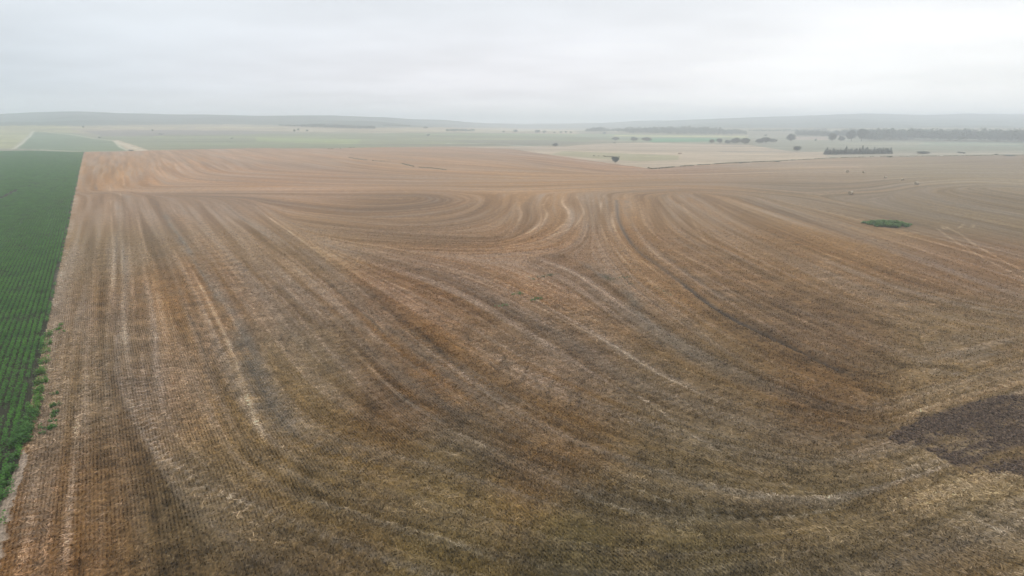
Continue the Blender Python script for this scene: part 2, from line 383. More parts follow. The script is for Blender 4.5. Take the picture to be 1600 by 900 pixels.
class Flow:
    """direction field on a log-polar lattice"""
    def __init__(s):
        pts = []; c2 = []; s2 = []
        for line in FLOW:
            w = np.array(smooth_line(line, 8))
            d = w[1:] - w[:-1]; m = (w[1:] + w[:-1]) / 2; a = np.arctan2(d[:, 1], d[:, 0])
            pts.append(m); c2.append(np.cos(2 * a)); s2.append(np.sin(2 * a))
        pts = np.vstack(pts); c2 = np.concatenate(c2); s2 = np.concatenate(s2)
        A = np.arctan2(pts[:, 0], pts[:, 1]); R = np.log(np.hypot(pts[:, 0], pts[:, 1]))
        s.a0, s.a1, s.na = -0.9, 0.9, 220
        s.r0, s.r1, s.nr = math.log(25), math.log(1100), 220
        ga, gr = np.meshgrid(np.linspace(s.a0, s.a1, s.na), np.linspace(s.r0, s.r1, s.nr), indexing='ij')
        GA, GR = ga.ravel(), gr.ravel(); tc = np.zeros(GA.size); ts = np.zeros(GA.size)
        for i in range(0, GA.size, 4000):
            d = (GA[i:i + 4000, None] - A[None]) ** 2 + ((GR[i:i + 4000, None] - R[None]) * 0.45) ** 2
            w = 1 / (d + 2e-5) ** 1.7
            tc[i:i + 4000] = (w * c2).sum(1) / w.sum(1); ts[i:i + 4000] = (w * s2).sum(1) / w.sum(1)
        n = np.hypot(tc, ts) + 1e-6
        s.n = np.clip(n, 0, 1).reshape(ga.shape); s.c = (tc / n).reshape(ga.shape); s.s = (ts / n).reshape(ga.shape)
    def dir(s, x, y, coh=False):
        A = (np.arctan2(x, y) - s.a0) / (s.a1 - s.a0) * (s.na - 1); R = (np.log(np.hypot(x, y) + 1) - s.r0) / (s.r1 - s.r0) * (s.nr - 1)
        A = np.clip(A, 0, s.na - 1.001); R = np.clip(R, 0, s.nr - 1.001)
        i = A.astype(int); j = R.astype(int); fa = A - i; fr = R - j
        def g(T): return (T[i, j] * (1 - fa) + T[i + 1, j] * fa) * (1 - fr) + (T[i, j + 1] * (1 - fa) + T[i + 1, j + 1] * fa) * fr
        h = 0.5 * np.arctan2(g(s.s), g(s.c))
        if coh: return g(s.n)
        return np.cos(h), np.sin(h)
    def lic(s, x, y, lam, steps, step, seed):
        tot = vnoise(x / lam, y / lam, seed) * 1.0; wt = 1.0
        for sg in (1, -1):
            px, py = x.copy(), y.copy(); dx, dy = s.dir(px, py); dx = dx * sg; dy = dy * sg
            for k in range(steps):
                px = px + dx * step; py = py + dy * step
                nx, ny = s.dir(px, py); f = np.where(nx * dx + ny * dy < 0, -1, 1); dx = nx * f; dy = ny * f
                w = math.cos(0.5 * math.pi * (k + 1) / (steps + 1)); tot = tot + w * vnoise(px / lam, py / lam, seed); wt += w
        r = tot / wt; return (r - r.mean()) / (r.std() + 1e-6)

def ground_material():
    M = Mat("ground_cover"); g = M.n('ShaderNodeNewGeometry'); pos = g.outputs['Position']
    at = M.n('ShaderNodeAttribute'); at.attribute_name = 'cover'
    am = M.n('ShaderNodeAttribute'); am.attribute_name = 'mask'   # R stubble, G tilled soil, B vegetation
    ms = M.n('ShaderNodeSeparateColor'); M.l(am.outputs['Color'], ms.inputs[0])
    stub, soil, veg = ms.outputs
    # drill rows: world-space stripes 0.31 m apart, wandering a little
    dist = M.n('ShaderNodeVectorMath'); dist.operation = 'LENGTH'; M.l(pos, dist.inputs[0])
    mp = M.n('ShaderNodeMapping'); mp.inputs['Rotation'].default_value = (0, 0, math.atan2(ROW[0], ROW[1])); M.l(pos, mp.inputs[0])
    sp = M.n('ShaderNodeSeparateXYZ'); M.l(mp.outputs[0], sp.inputs[0])
    wob = M.noise(pos, 0.25, 2); ph = M.math('ADD', M.math('MULTIPLY', sp.outputs[0], 2 * math.pi / 0.31), M.math('MULTIPLY', wob, 5.0))
    row = M.rng(M.math('SINE', ph), -0.6, 1, 0, 1)
    brk = M.noise(pos, 1.7, 4, 0.65)
    rowm = M.math('MULTIPLY', row, M.rng(brk, 0.36, 0.6, 0.15, 1))
    # straw litter: stretched flecks both ways
    def flecks(rot, sc, st):
        q = M.n('ShaderNodeMapping'); q.inputs['Rotation'].default_value = (0, 0, rot); q.inputs['Scale'].default_value = (1, st, 1); M.l(pos, q.inputs[0])
        return M.noise(q.outputs[0], sc, 3, 0.7)
    f1 = flecks(0.5, 7.0, 0.3); f2 = flecks(-0.9, 9.0, 0.3); fine = M.noise(pos, 11.0, 3, 0.7); mid = M.noise(pos, 2.6, 4, 0.65)
    v = M.math('ADD', M.rng(f1, 0.3, 0.7, -0.4, 0.4), M.rng(f2, 0.3, 0.7, -0.35, 0.35))
    v = M.math('ADD', v, M.rng(fine, 0.3, 0.7, -0.25, 0.25)); v = M.math('ADD', v, M.rng(mid, 0.3, 0.7, -0.4, 0.4))
    rowv = M.math('MULTIPLY', M.math('SUBTRACT', 0.36, rowm), M.math('MULTIPLY', stub, M.rng(M.noise(pos, 0.12, 3, 0.6), 0.35, 0.65, 0.12, 0.62)))
    gain = M.math('ADD', M.math('ADD', v, rowv), 1.0)
    gain = M.math('MAXIMUM', gain, 0.2)
    sc = M.n('ShaderNodeVectorMath'); sc.operation = 'SCALE'; M.l(at.outputs['Color'], sc.inputs[0]); M.l(gain, sc.inputs['Scale'])
    # soil showing as colder, darker crumbs; straw as paler yellow bits
    straw = M.mix(M.math('MULTIPLY', M.rng(f1, 0.6, 0.8, 0, 0.55), stub), sc.outputs[0], (0.42, 0.34, 0.22))
    crumbs = M.noise(pos, 3.8, 5, 0.75)
    col = M.mix(M.math('MULTIPLY', M.rng(crumbs, 0.55, 0.72, 0, 0.5), stub), straw, (0.085, 0.07, 0.052))
    clod = M.noise(pos, 2.2, 5, 0.8)
    col = M.mix(M.math('MULTIPLY', M.rng(clod, 0.42, 0.62, 0, 0.75), soil), col, (0.028, 0.022, 0.020))
    col = M.mix(M.math('MULTIPLY', M.rng(crumbs, 0.56, 0.7, 0, 0.5), soil), col, (0.26, 0.2, 0.15))
    M.l(col, M.b.inputs['Base Color']); M.b.inputs['Roughness'].default_value = 1.0; M.b.inputs['Specular IOR Level'].default_value = 0.05
    hgt = M.math('ADD', M.math('MULTIPLY', M.math('SUBTRACT', 1.0, rowm), 0.5), M.math('ADD', M.math('MULTIPLY', mid, 1.0), M.math('MULTIPLY', fine, 0.5)))
    bp = M.n('ShaderNodeBump'); bp.inputs['Strength'].default_value = 0.55; bp.inputs['Distance'].default_value = 0.12
    M.l(hgt, bp.inputs['Height']); M.l(bp.outputs[0], M.b.inputs['Normal'])
    return M.m

e0 = np.array(flat_pt(117, 302)); e1 = np.array(flat_pt(80, 480))
ROW = (e0 - e1) / np.linalg.norm(e0 - e1)          # row direction of both fields
SIDE = np.array([-ROW[1], ROW[0]])                  # towards the green crop

def albedo_of(rgb, r):
    """surface colour that shows as rgb through r metres of the haze under this sky"""
    T = np.exp(-HAZE_DENSITY * r)[:, None]; Lh = np.array([0.50, 0.52, 0.54])
    return np.clip((lin(rgb) - Lh * (1 - T) * 0.9) / (T * np.array([1.1, 1.1, 1.1])), 0.02, 0.6)

GRID = {}
def build_ground():
    fa = np.concatenate([np.arange(-180, -46, 2.0), np.arange(-46, -39, 0.4), np.arange(-39, 39, 0.085), np.arange(39, 46, 0.4), np.arange(46, 180.01, 2.0)])
    fa = np.radians(fa)
    r = [1.0, 8, 20, 32]; q = 40.0
    while q < 7000:
        r.append(q); q *= (1.0022 if q < 130 else 1.004 if q < 420 else 1.006 if q < 1100 else 1.012 if q < 6000 else 1.06) if q > 44 else 1.02
    r = np.array(r)
    A, R = np.meshgrid(fa, r, indexing='ij'); x = (np.sin(A) * R).ravel(); y = (np.cos(A) * R).ravel(); z = terrain(x, y)
    n, m = A.shape; print("ground verts", n * m)
    rr = R.ravel(); u, v = project(x, y, z); u = np.where(y > 1, u, -9999)
    cover = np.zeros((x.size, 3)); cover[:] = (0.19, 0.19, 0.11); mask = np.zeros((x.size, 3))
    # ---- near field
    relief = np.zeros(x.size)
    near = (rr > 30) & (rr < 1150) & (y > 5) & (np.abs(A.ravel()) < 0.82)
    I = np.nonzero(near)[0]; X, Y, U, V, RR = x[I], y[I], u[I], v[I], rr[I]
    flow = Flow()
    w = np.zeros(len(I)); acc = np.zeros((len(I), 3))
    for ti, (tu, tv, *rgb) in enumerate(TINT):
        tx, ty = flat_pt(tu, tv); tr = math.hypot(tx, ty)
        alb = np.clip(albedo_of(np.array([rgb]), np.array([tr]))[0] * CORR[ti], 0.012, 0.6)
        d = ((np.arctan2(X, Y) - math.atan2(tx, ty))) ** 2 + ((np.log(RR) - math.log(tr)) * 0.45) ** 2
        k = 1 / (d + 0.004) ** 2; w += k; acc += k[:, None] * alb
    base = acc / w[:, None]
    def lic(lam, steps, step, seed): return flow.lic(X, Y, lam, steps, step, seed)
    near1 = sst(RR, 260, 90)
    L1 = lic(12.0, 16, 10.0, 1); L2 = lic(4.6, 20, 6.0, 2); L3 = lic(1.9, 24, 2.4, 3); L4 = lic(0.8, 22, 1.3, 4)
    Hh = lic(8.0, 18, 7.0, 6); Hb = fbm(X / 38, Y / 38, 2, 3) * 2 - 1; Dp = fbm(X / 3.1, Y / 3.1, 4, 4); Dp = (Dp - Dp.mean()) / Dp.std()
    f1 = np.tanh(L1 * 0.9); f2 = np.tanh(L2); L5 = lic(0.38, 8, 0.36, 5); Iso = fbm(X / 0.9, Y / 0.9, 1, 3); Iso = (Iso - Iso.mean()) / Iso.std()
    amp = 0.5 + 0.5 * sst(RR, 60, 140)
    gain = 1 + 0.05 * f1 + 0.10 * f2 + 0.18 * np.tanh(L3) + 0.16 * np.tanh(L4) * sst(RR, 500, 140) + 0.09 * np.tanh(L5) * sst(RR, 200, 90) + 0.07 * np.clip(Dp, -2, 2) * sst(RR, 300, 80) + 0.09 * np.clip(Iso, -2, 2) * sst(RR, 160, 70)
    col = base * gain[:, None]
    grey = col.mean(1, keepdims=True) * np.array([1.20, 1.0, 0.80])
    hue = np.clip(0.24 + 0.12 * Hh + 0.16 * Hb + 0.14 * L3 + 0.14 * L4, -0.3, 0.7)[:, None]
    warm = col * np.array([1.07, 0.97, 0.80])
    col = np.where(hue > 0, col * (1 - hue * 0.75) + grey * hue * 0.75, col * (1 + hue * 1.1) - warm * hue * 1.1)
    lines = np.clip(np.abs(L3 - 0.9 * f1) , 0, 3); ln = np.exp(-(lines / 0.13) ** 2) * sst(L2, -0.2, 0.8)
    col = col * (1 + 0.22 * ln[:, None] * sst(RR, 900, 300)[:, None])
    dk = np.exp(-((L3 + 0.9 * L2 - 0.6) / 0.07) ** 2) * sst(L3, -0.3, 0.9) * sst(RR, 420, 150); col = col * (1 - 0.38 * dk[:, None])
    pl = np.exp(-((L3 - 0.5 * L1 + 0.8) / 0.07) ** 2) * sst(L2, -0.4, 0.6); col = col * (1 + 0.42 * pl[:, None])
    dl = np.exp(-((L2 + 0.5 * L1 - 0.5) / 0.06) ** 2) * sst(L3, -0.6, 0.6); col = col * (1 - 0.34 * dl[:, None])
    relief[I] = (0.035 * np.tanh(L4) + 0.03 * np.tanh(L5) + 0.04 * Iso.clip(-2, 2)) * sst(RR, 200, 90) + 0.05 * np.tanh(L3) * sst(RR, 400, 150)
    KR = {'d': (0.66, 0.50, 0.36), 'b': (0.96, 0.70, 0.48), 'g': (1.02, 0.80, 0.57), 'o': (1.32, 0.90, 0.55)}
    KC = {'p': None, 'w': np.array([0.42, 0.37, 0.31]), 'd': (0.075, 0.062, 0.052), 'b': (0.17, 0.10, 0.06), 'g': (0.15, 0.135, 0.125), 'v': np.array([0.11, 0.115, 0.07]), 'o': (0.235, 0.135, 0.055)}
    edge_n = fbm(X / 1.3, Y / 1.3, 1, 3) - 0.5; edge_b = fbm(X / 6, Y / 6, 3, 3); lng = np.clip(0.62 + 0.32 * L4 + 1.6 * (edge_b - 0.5), 0.0, 1.3)
    # every combine pass leaves its own line of chaff or bare wheel track: follow the flow from evenly spaced seeds
    rl_ = np.random.RandomState(21); PT = []
    for (u0, v0, u1, v1, sp) in [(150,470,960,440,3.3),(960,440,1600,560,3.6),(760,345,1600,372,4.6),(120,640,1250,640,2.6),(300,800,1560,800,2.6),(180,330,760,330,5.5),(300,268,1600,268,14),(134,268,330,268,5),(140,285,400,285,6)]:
        p0 = np.array(flat_pt(u0, v0)); p1 = np.array(flat_pt(u1, v1)); nl_ = int(np.linalg.norm(p1 - p0) / sp)
        for q in range(nl_):
            p = p0 + (p1 - p0) * (q + 0.35 * rl_.rand()) / nl_; kd = rl_.choice(4, p=[.42, .34, .12, .12]); hw = (0.12 + 0.22 * rl_.rand()) if kd < 2 else 0.7 + 0.9 * rl_.rand(); st = (0.35 + 0.65 * rl_.rand()) * (1 if kd < 2 else .7)
            for sg in (1, -1):
                Lm = 40 + 130 * rl_.rand(); cx = np.array([p[0]]); cy = np.array([p[1]]); dx, dy = flow.dir(cx, cy); dx = dx * sg; dy = dy * sg; t = 0.0
                while t < Lm:
                    ds = max(0.12, 0.0022 * math.hypot(cx[0], cy[0])); cx = cx + dx * ds; cy = cy + dy * ds; nx, ny = flow.dir(cx, cy); f = -1 if (nx * dx + ny * dy)[0] < 0 else 1; dx = nx * f; dy = ny * f; t += ds
                    if not 42 < math.hypot(cx[0], cy[0]) < 640: break
                    PT.append((cx[0], cy[0], hw * (1 + math.hypot(cx[0], cy[0]) / 400), kd, st * min(1, (Lm - t) / 15)))
    PT = np.array(PT); print('pass line points', len(PT))
    jit = (fbm(PT[:, 0] / 5, PT[:, 1] / 5, 2, 2) - .5) * 0.8; PT[:, 0] += jit; wm_ = np.zeros((4, x.size)); ia = np.searchsorted(fa, np.arctan2(PT[:, 0], PT[:, 1])); ja = np.searchsorted(r, np.hypot(PT[:, 0], PT[:, 1]))
    for di in range(-14, 15, 1):
        for dj in range(-6, 7):
            sel = np.abs(di) * 0.00148 * np.hypot(PT[:, 0], PT[:, 1]) < PT[:, 2] * 2.2
            if not sel.any(): continue
            ii = np.clip(ia[sel] + di, 0, n - 1); jj = np.clip(ja[sel] + dj, 0, m - 1); idx = ii * m + jj; P_ = PT[sel]
            w_ = np.exp(-(((x[idx] - P_[:, 0]) ** 2 + (y[idx] - P_[:, 1]) ** 2) / P_[:, 2] ** 2)) * P_[:, 4]
            for kd in range(4):
                q = P_[:, 3] == kd; np.maximum.at(wm_[kd], idx[q], w_[q])
    brk = np.clip(0.75 + 0.3 * L4 + 1.5 * (fbm(X / 7, Y / 7, 6, 3) - 0.5), 0.05, 1.25) * sst(flow.dir(X, Y, True), 0.82, 0.98) * (0.42 + 0.40 * sst(RR, 70, 150))
    for kd, ml, ad in ((0, (1.42, 1.42, 1.46), .028), (1, (0.56, 0.55, 0.54), 0), (2, (0.80, 0.84, 0.95), 0), (3, (1.05, 0.90, 0.70), 0)):
        k = np.clip(wm_[kd][I] * brk * 0.85, 0, .9)[:, None]; col = col * (1 - k) + (col * np.array(ml) + ad) * k
    bank = np.zeros(len(I))
    for pts, hw, kd, st in MARKS:
        W = smooth_line(pts); wa = np.array(W); pad = hw * 5 + 4
        sel = np.nonzero((X > wa[:, 0].min() - pad) & (X < wa[:, 0].max() + pad) & (Y > wa[:, 1].min() - pad) & (Y < wa[:, 1].max() + pad))[0]
        if not len(sel): continue
        d = seg_dist(X[sel], Y[sel], W)
        cont = kd in 'DP'; kd = kd.lower(); lg = np.clip(0.85 + 0.15 * L4[sel], 0, 1.2) if cont else np.maximum(lng[sel], 0.75 * sst(RR[sel], 330, 480)); h = hw * (1.15 if kd in 'pwdv' else 1.6) * (0.8 + 0.7 * edge_n[sel])
        # ends fade out
        de = np.minimum(np.hypot(X[sel] - wa[0, 0], Y[sel] - wa[0, 1]), np.hypot(X[sel] - wa[-1, 0], Y[sel] - wa[-1, 1]))
        k = np.exp(-(d / np.maximum(h, 0.05)) ** 2 * (1 if kd in 'pwdv' else 0.8)) * sst(de, -0.5, min(12, 8 * hw + 1))
        k = np.clip(k * st * lg * (0.75 if kd != 'p' else 0.85), 0, 0.95)[:, None]
        c = col[sel]
        if cont and kd == 'd': bank[sel] = np.maximum(bank[sel], k[:, 0]); q_ = relief[I[sel]]; relief[I[sel]] = q_ - 0.28 * np.clip(k[:, 0], 0, 1)
        tgt = np.clip(c * 1.35 + np.array([0.055, 0.050, 0.040]), 0, 0.6) if kd == 'p' else KC[kd] if kd in 'wv' else c.mean(1, keepdims=True) * np.array(KR[kd])
        col[sel] = c * (1 - k) + tgt * k
    # the burnt, tilled patch on the right
    ju = U + (fbm(X / 2.2, Y / 2.2, 6, 4) - 0.5) * 30 + (fbm(X / .6, Y / .6, 2, 2) - 0.5) * 18; jv = V + (fbm(X / 1.8, Y / 1.8, 7, 4) - 0.5) * 14
    tp = inpoly(ju, jv, [(1386,682),(1400,672),(1440,652),(1480,640),(1530,625),(1600,615),(1700,612),(1850,650),(1850,770),(1700,775),(1600,745),(1560,738),(1500,735),(1470,715),(1430,700),(1400,694)])
    base_poly = [(1386,682),(1400,672),(1440,652),(1480,640),(1530,625),(1600,615),(1700,612),(1850,650),(1850,770),(1700,775),(1600,745),(1560,738),(1500,735),(1470,715),(1430,700),(1400,694)]
    tp = tp.astype(float) * 0.4
    for sd_, w_, ax, ay in ((1, .3, 70, 22), (5, .3, 46, 16)):
        tp += w_ * inpoly(U + (fbm(X / 1.1, Y / 1.1, sd_, 4) - .5) * ax, V + (fbm(X / 1.0, Y / 1.0, sd_ + 2, 4) - .5) * ay, base_poly)
    tk = tp * np.clip(0.68 + 0.15 * L3 + 0.14 * L4 + 1.1 * (fbm(X / 3, Y / 3, 5, 3) - 0.5), 0.05, 0.95); tk = tk.astype(float)
    col = col * (1 - tk[:, None]) + np.array([0.080, 0.052, 0.037]) * tk[:, None]
    stub = np.ones(len(I)) * (1 - tk)
    soilm = tk * 0.8
    # outside the stubble: crop floor, verge of bare dirt
    s_edge = (X - e1[0]) * SIDE[0] + (Y - e1[1]) * SIDE[1]
    top_u = [-400, 128, 200, 230, 400, 480, 560, 600, 700, 800, 870, 930, 1010, 1060, 1130, 1200, 1290, 1380, 1500, 1600, 2100]
    top_v = [231, 237.5, 236.5, 235, 231.5, 232, 231, 230, 229, 233, 243.5, 252, 262.5, 260, 255, 252, 247, 244, 243, 242, 240]
    inside = V > np.interp(U, top_u, top_v) + (vnoise(X / 6, Y / 6, 2) - 0.5) * 0.7
    eu = np.interp(V, [p[1] for p in EDGE] , [p[0] for p in EDGE])
    cropf = inside & (s_edge > np.where(V < 240, -1, 0.0)) & (V > 233)
    col[cropf] = np.array([0.042, 0.040, 0.024]) * (0.75 + 0.6 * fbm(X[cropf] / 1.5, Y[cropf] / 1.5, 2, 3))[:, None]
    stub[cropf] = 0.25
    # bare pale dirt between crop and stubble, near end
    dpx = inpoly(U + (vnoise(X / .8, Y / .8, 1) - .5) * 5, V, [(36,705),(44,712),(36,745),(22,780),(10,830),(0,880),(-60,1000),(-90,1000),(-60,850),(0,790),(15,755),(26,730)])
    col[dpx] = np.array([0.27, 0.205, 0.15]) * (0.8 + 0.4 * fbm(X[dpx] / .8, Y[dpx] / .8, 5, 3))[:, None]; stub[dpx] = 0.1
    thin = np.exp(-((s_edge + 0.5) / 0.9) ** 2) * (V < 480) * inside * np.clip(fbm(X / 5, Y / 5, 3, 3) * 2 - .6, 0, 1)
    col = col * (1 - 0.45 * thin[:, None]) + np.array([0.42, 0.34, 0.26]) * 0.45 * thin[:, None]
    cc = cover[I]; cc[inside] = col[inside]; cover[I] = cc
    mk = np.zeros((len(I), 3)); mk[inside, 0] = stub[inside] * (1); mk[inside, 1] = soilm[inside]; mask[I] = mk
    rowfade = sst(rr, 330, 110); mask[:, 0] *= 0.25 + 0.75 * rowfade
    rl = relief[I]; rl[~inside | cropf] *= 0.3; rl += tk * 0.11 * (fbm(X / 0.45, Y / 0.45, 7, 3) - 0.5) * 2; relief[I] = rl
    GRID['fa'] = fa; GRID['r'] = r; GRID['m'] = m; GRID['relief'] = relief
    st_full = np.zeros(x.size); st_full[I] = np.where(inside & ~cropf & ~dpx, (1 - tk) * (1 - 0.85 * bank), 0); GRID['stub'] = st_full
    # ---- country beyond
    far = (y > 5) & (rr > 500) & ~np.isin(np.arange(x.size), I[inside]); J = np.nonzero(far)[0]
    FX, FY, FU, FV = x[J], y[J], u[J], v[J]
    w1 = (fbm(FX / 150, FY / 150, 1, 3) - 0.5); w2 = fbm(FX / 60, FY / 60, 4, 3) - 0.5
    fu = FU + w1 * 30; fv = FV + w1 * 2.6 + w2 * 0.8
    fc = np.zeros((len(J), 3)); fc[:] = (0.22, 0.20, 0.125)
    G = (0.14, 0.19, 0.085); TAN = (0.42, 0.33, 0.20); PLUM = (0.17, 0.15, 0.125); PINK = (0.40, 0.30, 0.235); OLIVE = (0.23, 0.22, 0.11); HILL = (0.10, 0.125, 0.10); BR = (0.30, 0.36, 0.12)
    def z(poly, c, k=1.0):
        s = inpoly(fu, fv, poly); fc[s] = fc[s] * (1 - k) + np.array(c) * k
    def zs(poly, c, k=1.0):
        s = inpoly(FU + w2 * 1.5, FV + w2 * 0.3, poly); fc[s] = fc[s] * (1 - k) + np.array(c) * k
    z([(-900,150),(2500,150),(2500,200),(-900,200)], HILL)
    z([(-900,196),(160,196),(350,194),(520,198),(780,200),(900,203),(900,209),(600,208),(380,204),(240,205),(160,208),(-900,212)], TAN, .6)
    z([(-900,196),(100,196),(130,206),(60,212),(-900,212)], (0.33,0.30,0.14), .8)
    z([(130,205),(280,203),(400,206),(560,210),(560,214),(300,216),(160,214)], PLUM, .8)
    z([(150,213),(420,209),(700,207),(900,209),(950,216),(880,224),(830,228),(700,228),(400,232),(230,235),(170,222)], (0.18,0.195,0.10))
    z([(400,215),(560,217),(700,220),(740,223),(560,224),(400,222)], BR, .55)
    z([(560,218),(830,218),(920,222),(860,227),(560,228)], PLUM, .45)
    z([(900,209),(1170,212),(1170,222),(1000,222),(930,218)], (0.19,0.215,0.12)); zs([(1010,216),(1125,216),(1120,221),(1015,222)], (0.08,0.22,0.10))
    zs([(960,211),(1170,212),(1170,215),(960,213)], (0.45,0.42,0.18), .7)
    z([(1170,212),(1600,218),(2500,218),(2500,246),(1240,246),(1180,226)], (0.235,0.23,0.16))
    zs([(1240,214),(1290,214),(1298,219),(1240,218)], PINK, .7)
    z([(1440,222),(2500,222),(2500,230),(1440,228)], (0.15,0.21,0.14), .6)
    for k_, (ya, yb, xa, xb, c_, al) in enumerate([(198,199.5,-900,420,(0.45,0.40,0.18),.6),(203,204.5,560,900,(0.42,0.36,0.2),.6),(209.5,211,600,960,(0.2,0.28,0.1),.6),(213,214.5,240,520,(0.3,0.33,0.12),.6),(216.5,218,620,840,(0.36,0.36,0.16),.6),(220,222,250,480,(0.12,0.17,0.07),.5),(223.5,225,480,760,(0.30,0.32,0.13),.6),(226,228.5,260,560,(0.14,0.20,0.08),.5),(224,226,1320,2300,(0.33,0.30,0.19),.5),(231,233,1400,2300,(0.20,0.24,0.14),.5),(235.5,237,1330,2300,(0.36,0.31,0.22),.5)]):
        zs([(xa, ya + .4), ((xa + xb) / 2, ya), (xb, ya + .5), (xb + 40, (ya + yb) / 2), (xb, yb), ((xa + xb) / 2, yb + .3), (xa, yb - .2)], c_, al)
    # tan cattle pasture
    zs([(690,229),(800,232.5),(870,243.5),(930,252),(1010,263),(1200,252),(1290,247),(1310,238),(1240,237),(1170,226.5),(1000,223),(930,225),(880,229),(800,229)], (0.40,0.315,0.215))
    zs([(880,236),(960,239),(1060,243),(1060,250),(1000,252),(930,248),(860,241)], (0.27,0.25,0.13), .75)
    zs([(1120,236),(1260,235),(1285,237),(1240,238.5),(1130,238)], PLUM, .5)
    zs([(1290,247),(1600,243),(1600,238),(1400,238),(1290,240)], (0.34,0.29,0.21), .7)
    # fields on the left rise and their tracks
    zs([(50,206),(110,208),(180,221),(200,235),(128,237),(25,232)], (0.135,0.18,0.085))
    zs([(-900,212),(48,207),(22,232),(-900,228)], (0.33,0.31,0.14))
    zs([(175,220),(185,219),(222,231),(232,235),(205,236)], TAN)
    gain = 1 + 0.30 * (fbm(FX / 170, FY / 38, 6, 4) - 0.5) * 2 + 0.2 * (fbm(FX / 60, FY / 16, 1, 3) - 0.5) * 2 + 0.12 * (fbm(FX / 14, FY / 9, 2, 3) - 0.5) * 2
    fc *= gain[:, None] * 0.9
    def track(px, hw, c, k=.8):
        W = [(p.x, p.y) for p in (ground_pt(*q) for q in px)]; d = seg_dist(FX, FY, W); kk = (k * np.exp(-(d / hw) ** 2))[:, None]
        fc[:] = fc * (1 - kk) + np.array(c) * kk
    track([(20,233),(35,223),(46,213),(52,205)], 3, (0.5,0.45,0.33)); track([(70,206),(110,210),(150,217),(180,220),(200,228),(222,235)], 3, (0.48,0.42,0.3))
    track([(0,233),(60,233.5),(128,237.5),(195,236)], 2.2, (0.5,0.46,0.32)); track([(180,221),(186,228),(200,235)], 2, (0.5,0.45,0.32))
    track([(700,224),(780,225),(830,229),(900,232)], 3, (0.5,0.5,0.45), .6); track([(195,236.3),(240,234.5)], 2.5, (0.6,0.5,0.42), .9)
    track([(690,229),(760,234),(860,242)], 2, (0.5,0.42,0.33), .8)
    track([(1270,239),(1400,240.5),(1600,240)], 3, (0.45,0.39,0.32), .5)
    cover[J] = fc
    faces = []
    i, j = np.meshgrid(np.arange(n - 1), np.arange(m - 1), indexing='ij'); a = (i * m + j).ravel()
    faces = np.stack([a, a + 1, a + m + 1, a + m], 1)
    o = mesh_obj("ground", np.stack([x, y, terrain(x, y) + relief], 1), faces, ground_material(), smooth=True)
    GRID['cover'] = cover
    for nm, arr in (('cover', cover), ('mask', mask)):
        at = o.data.color_attributes.new(nm, 'FLOAT_COLOR', 'POINT')
        at.data.foreach_set('color', np.concatenate([np.clip(arr, 0, 1), np.ones((x.size, 1))], 1).astype(np.float32).ravel())
    tag(o, kind='structure')
    return o
build_ground()

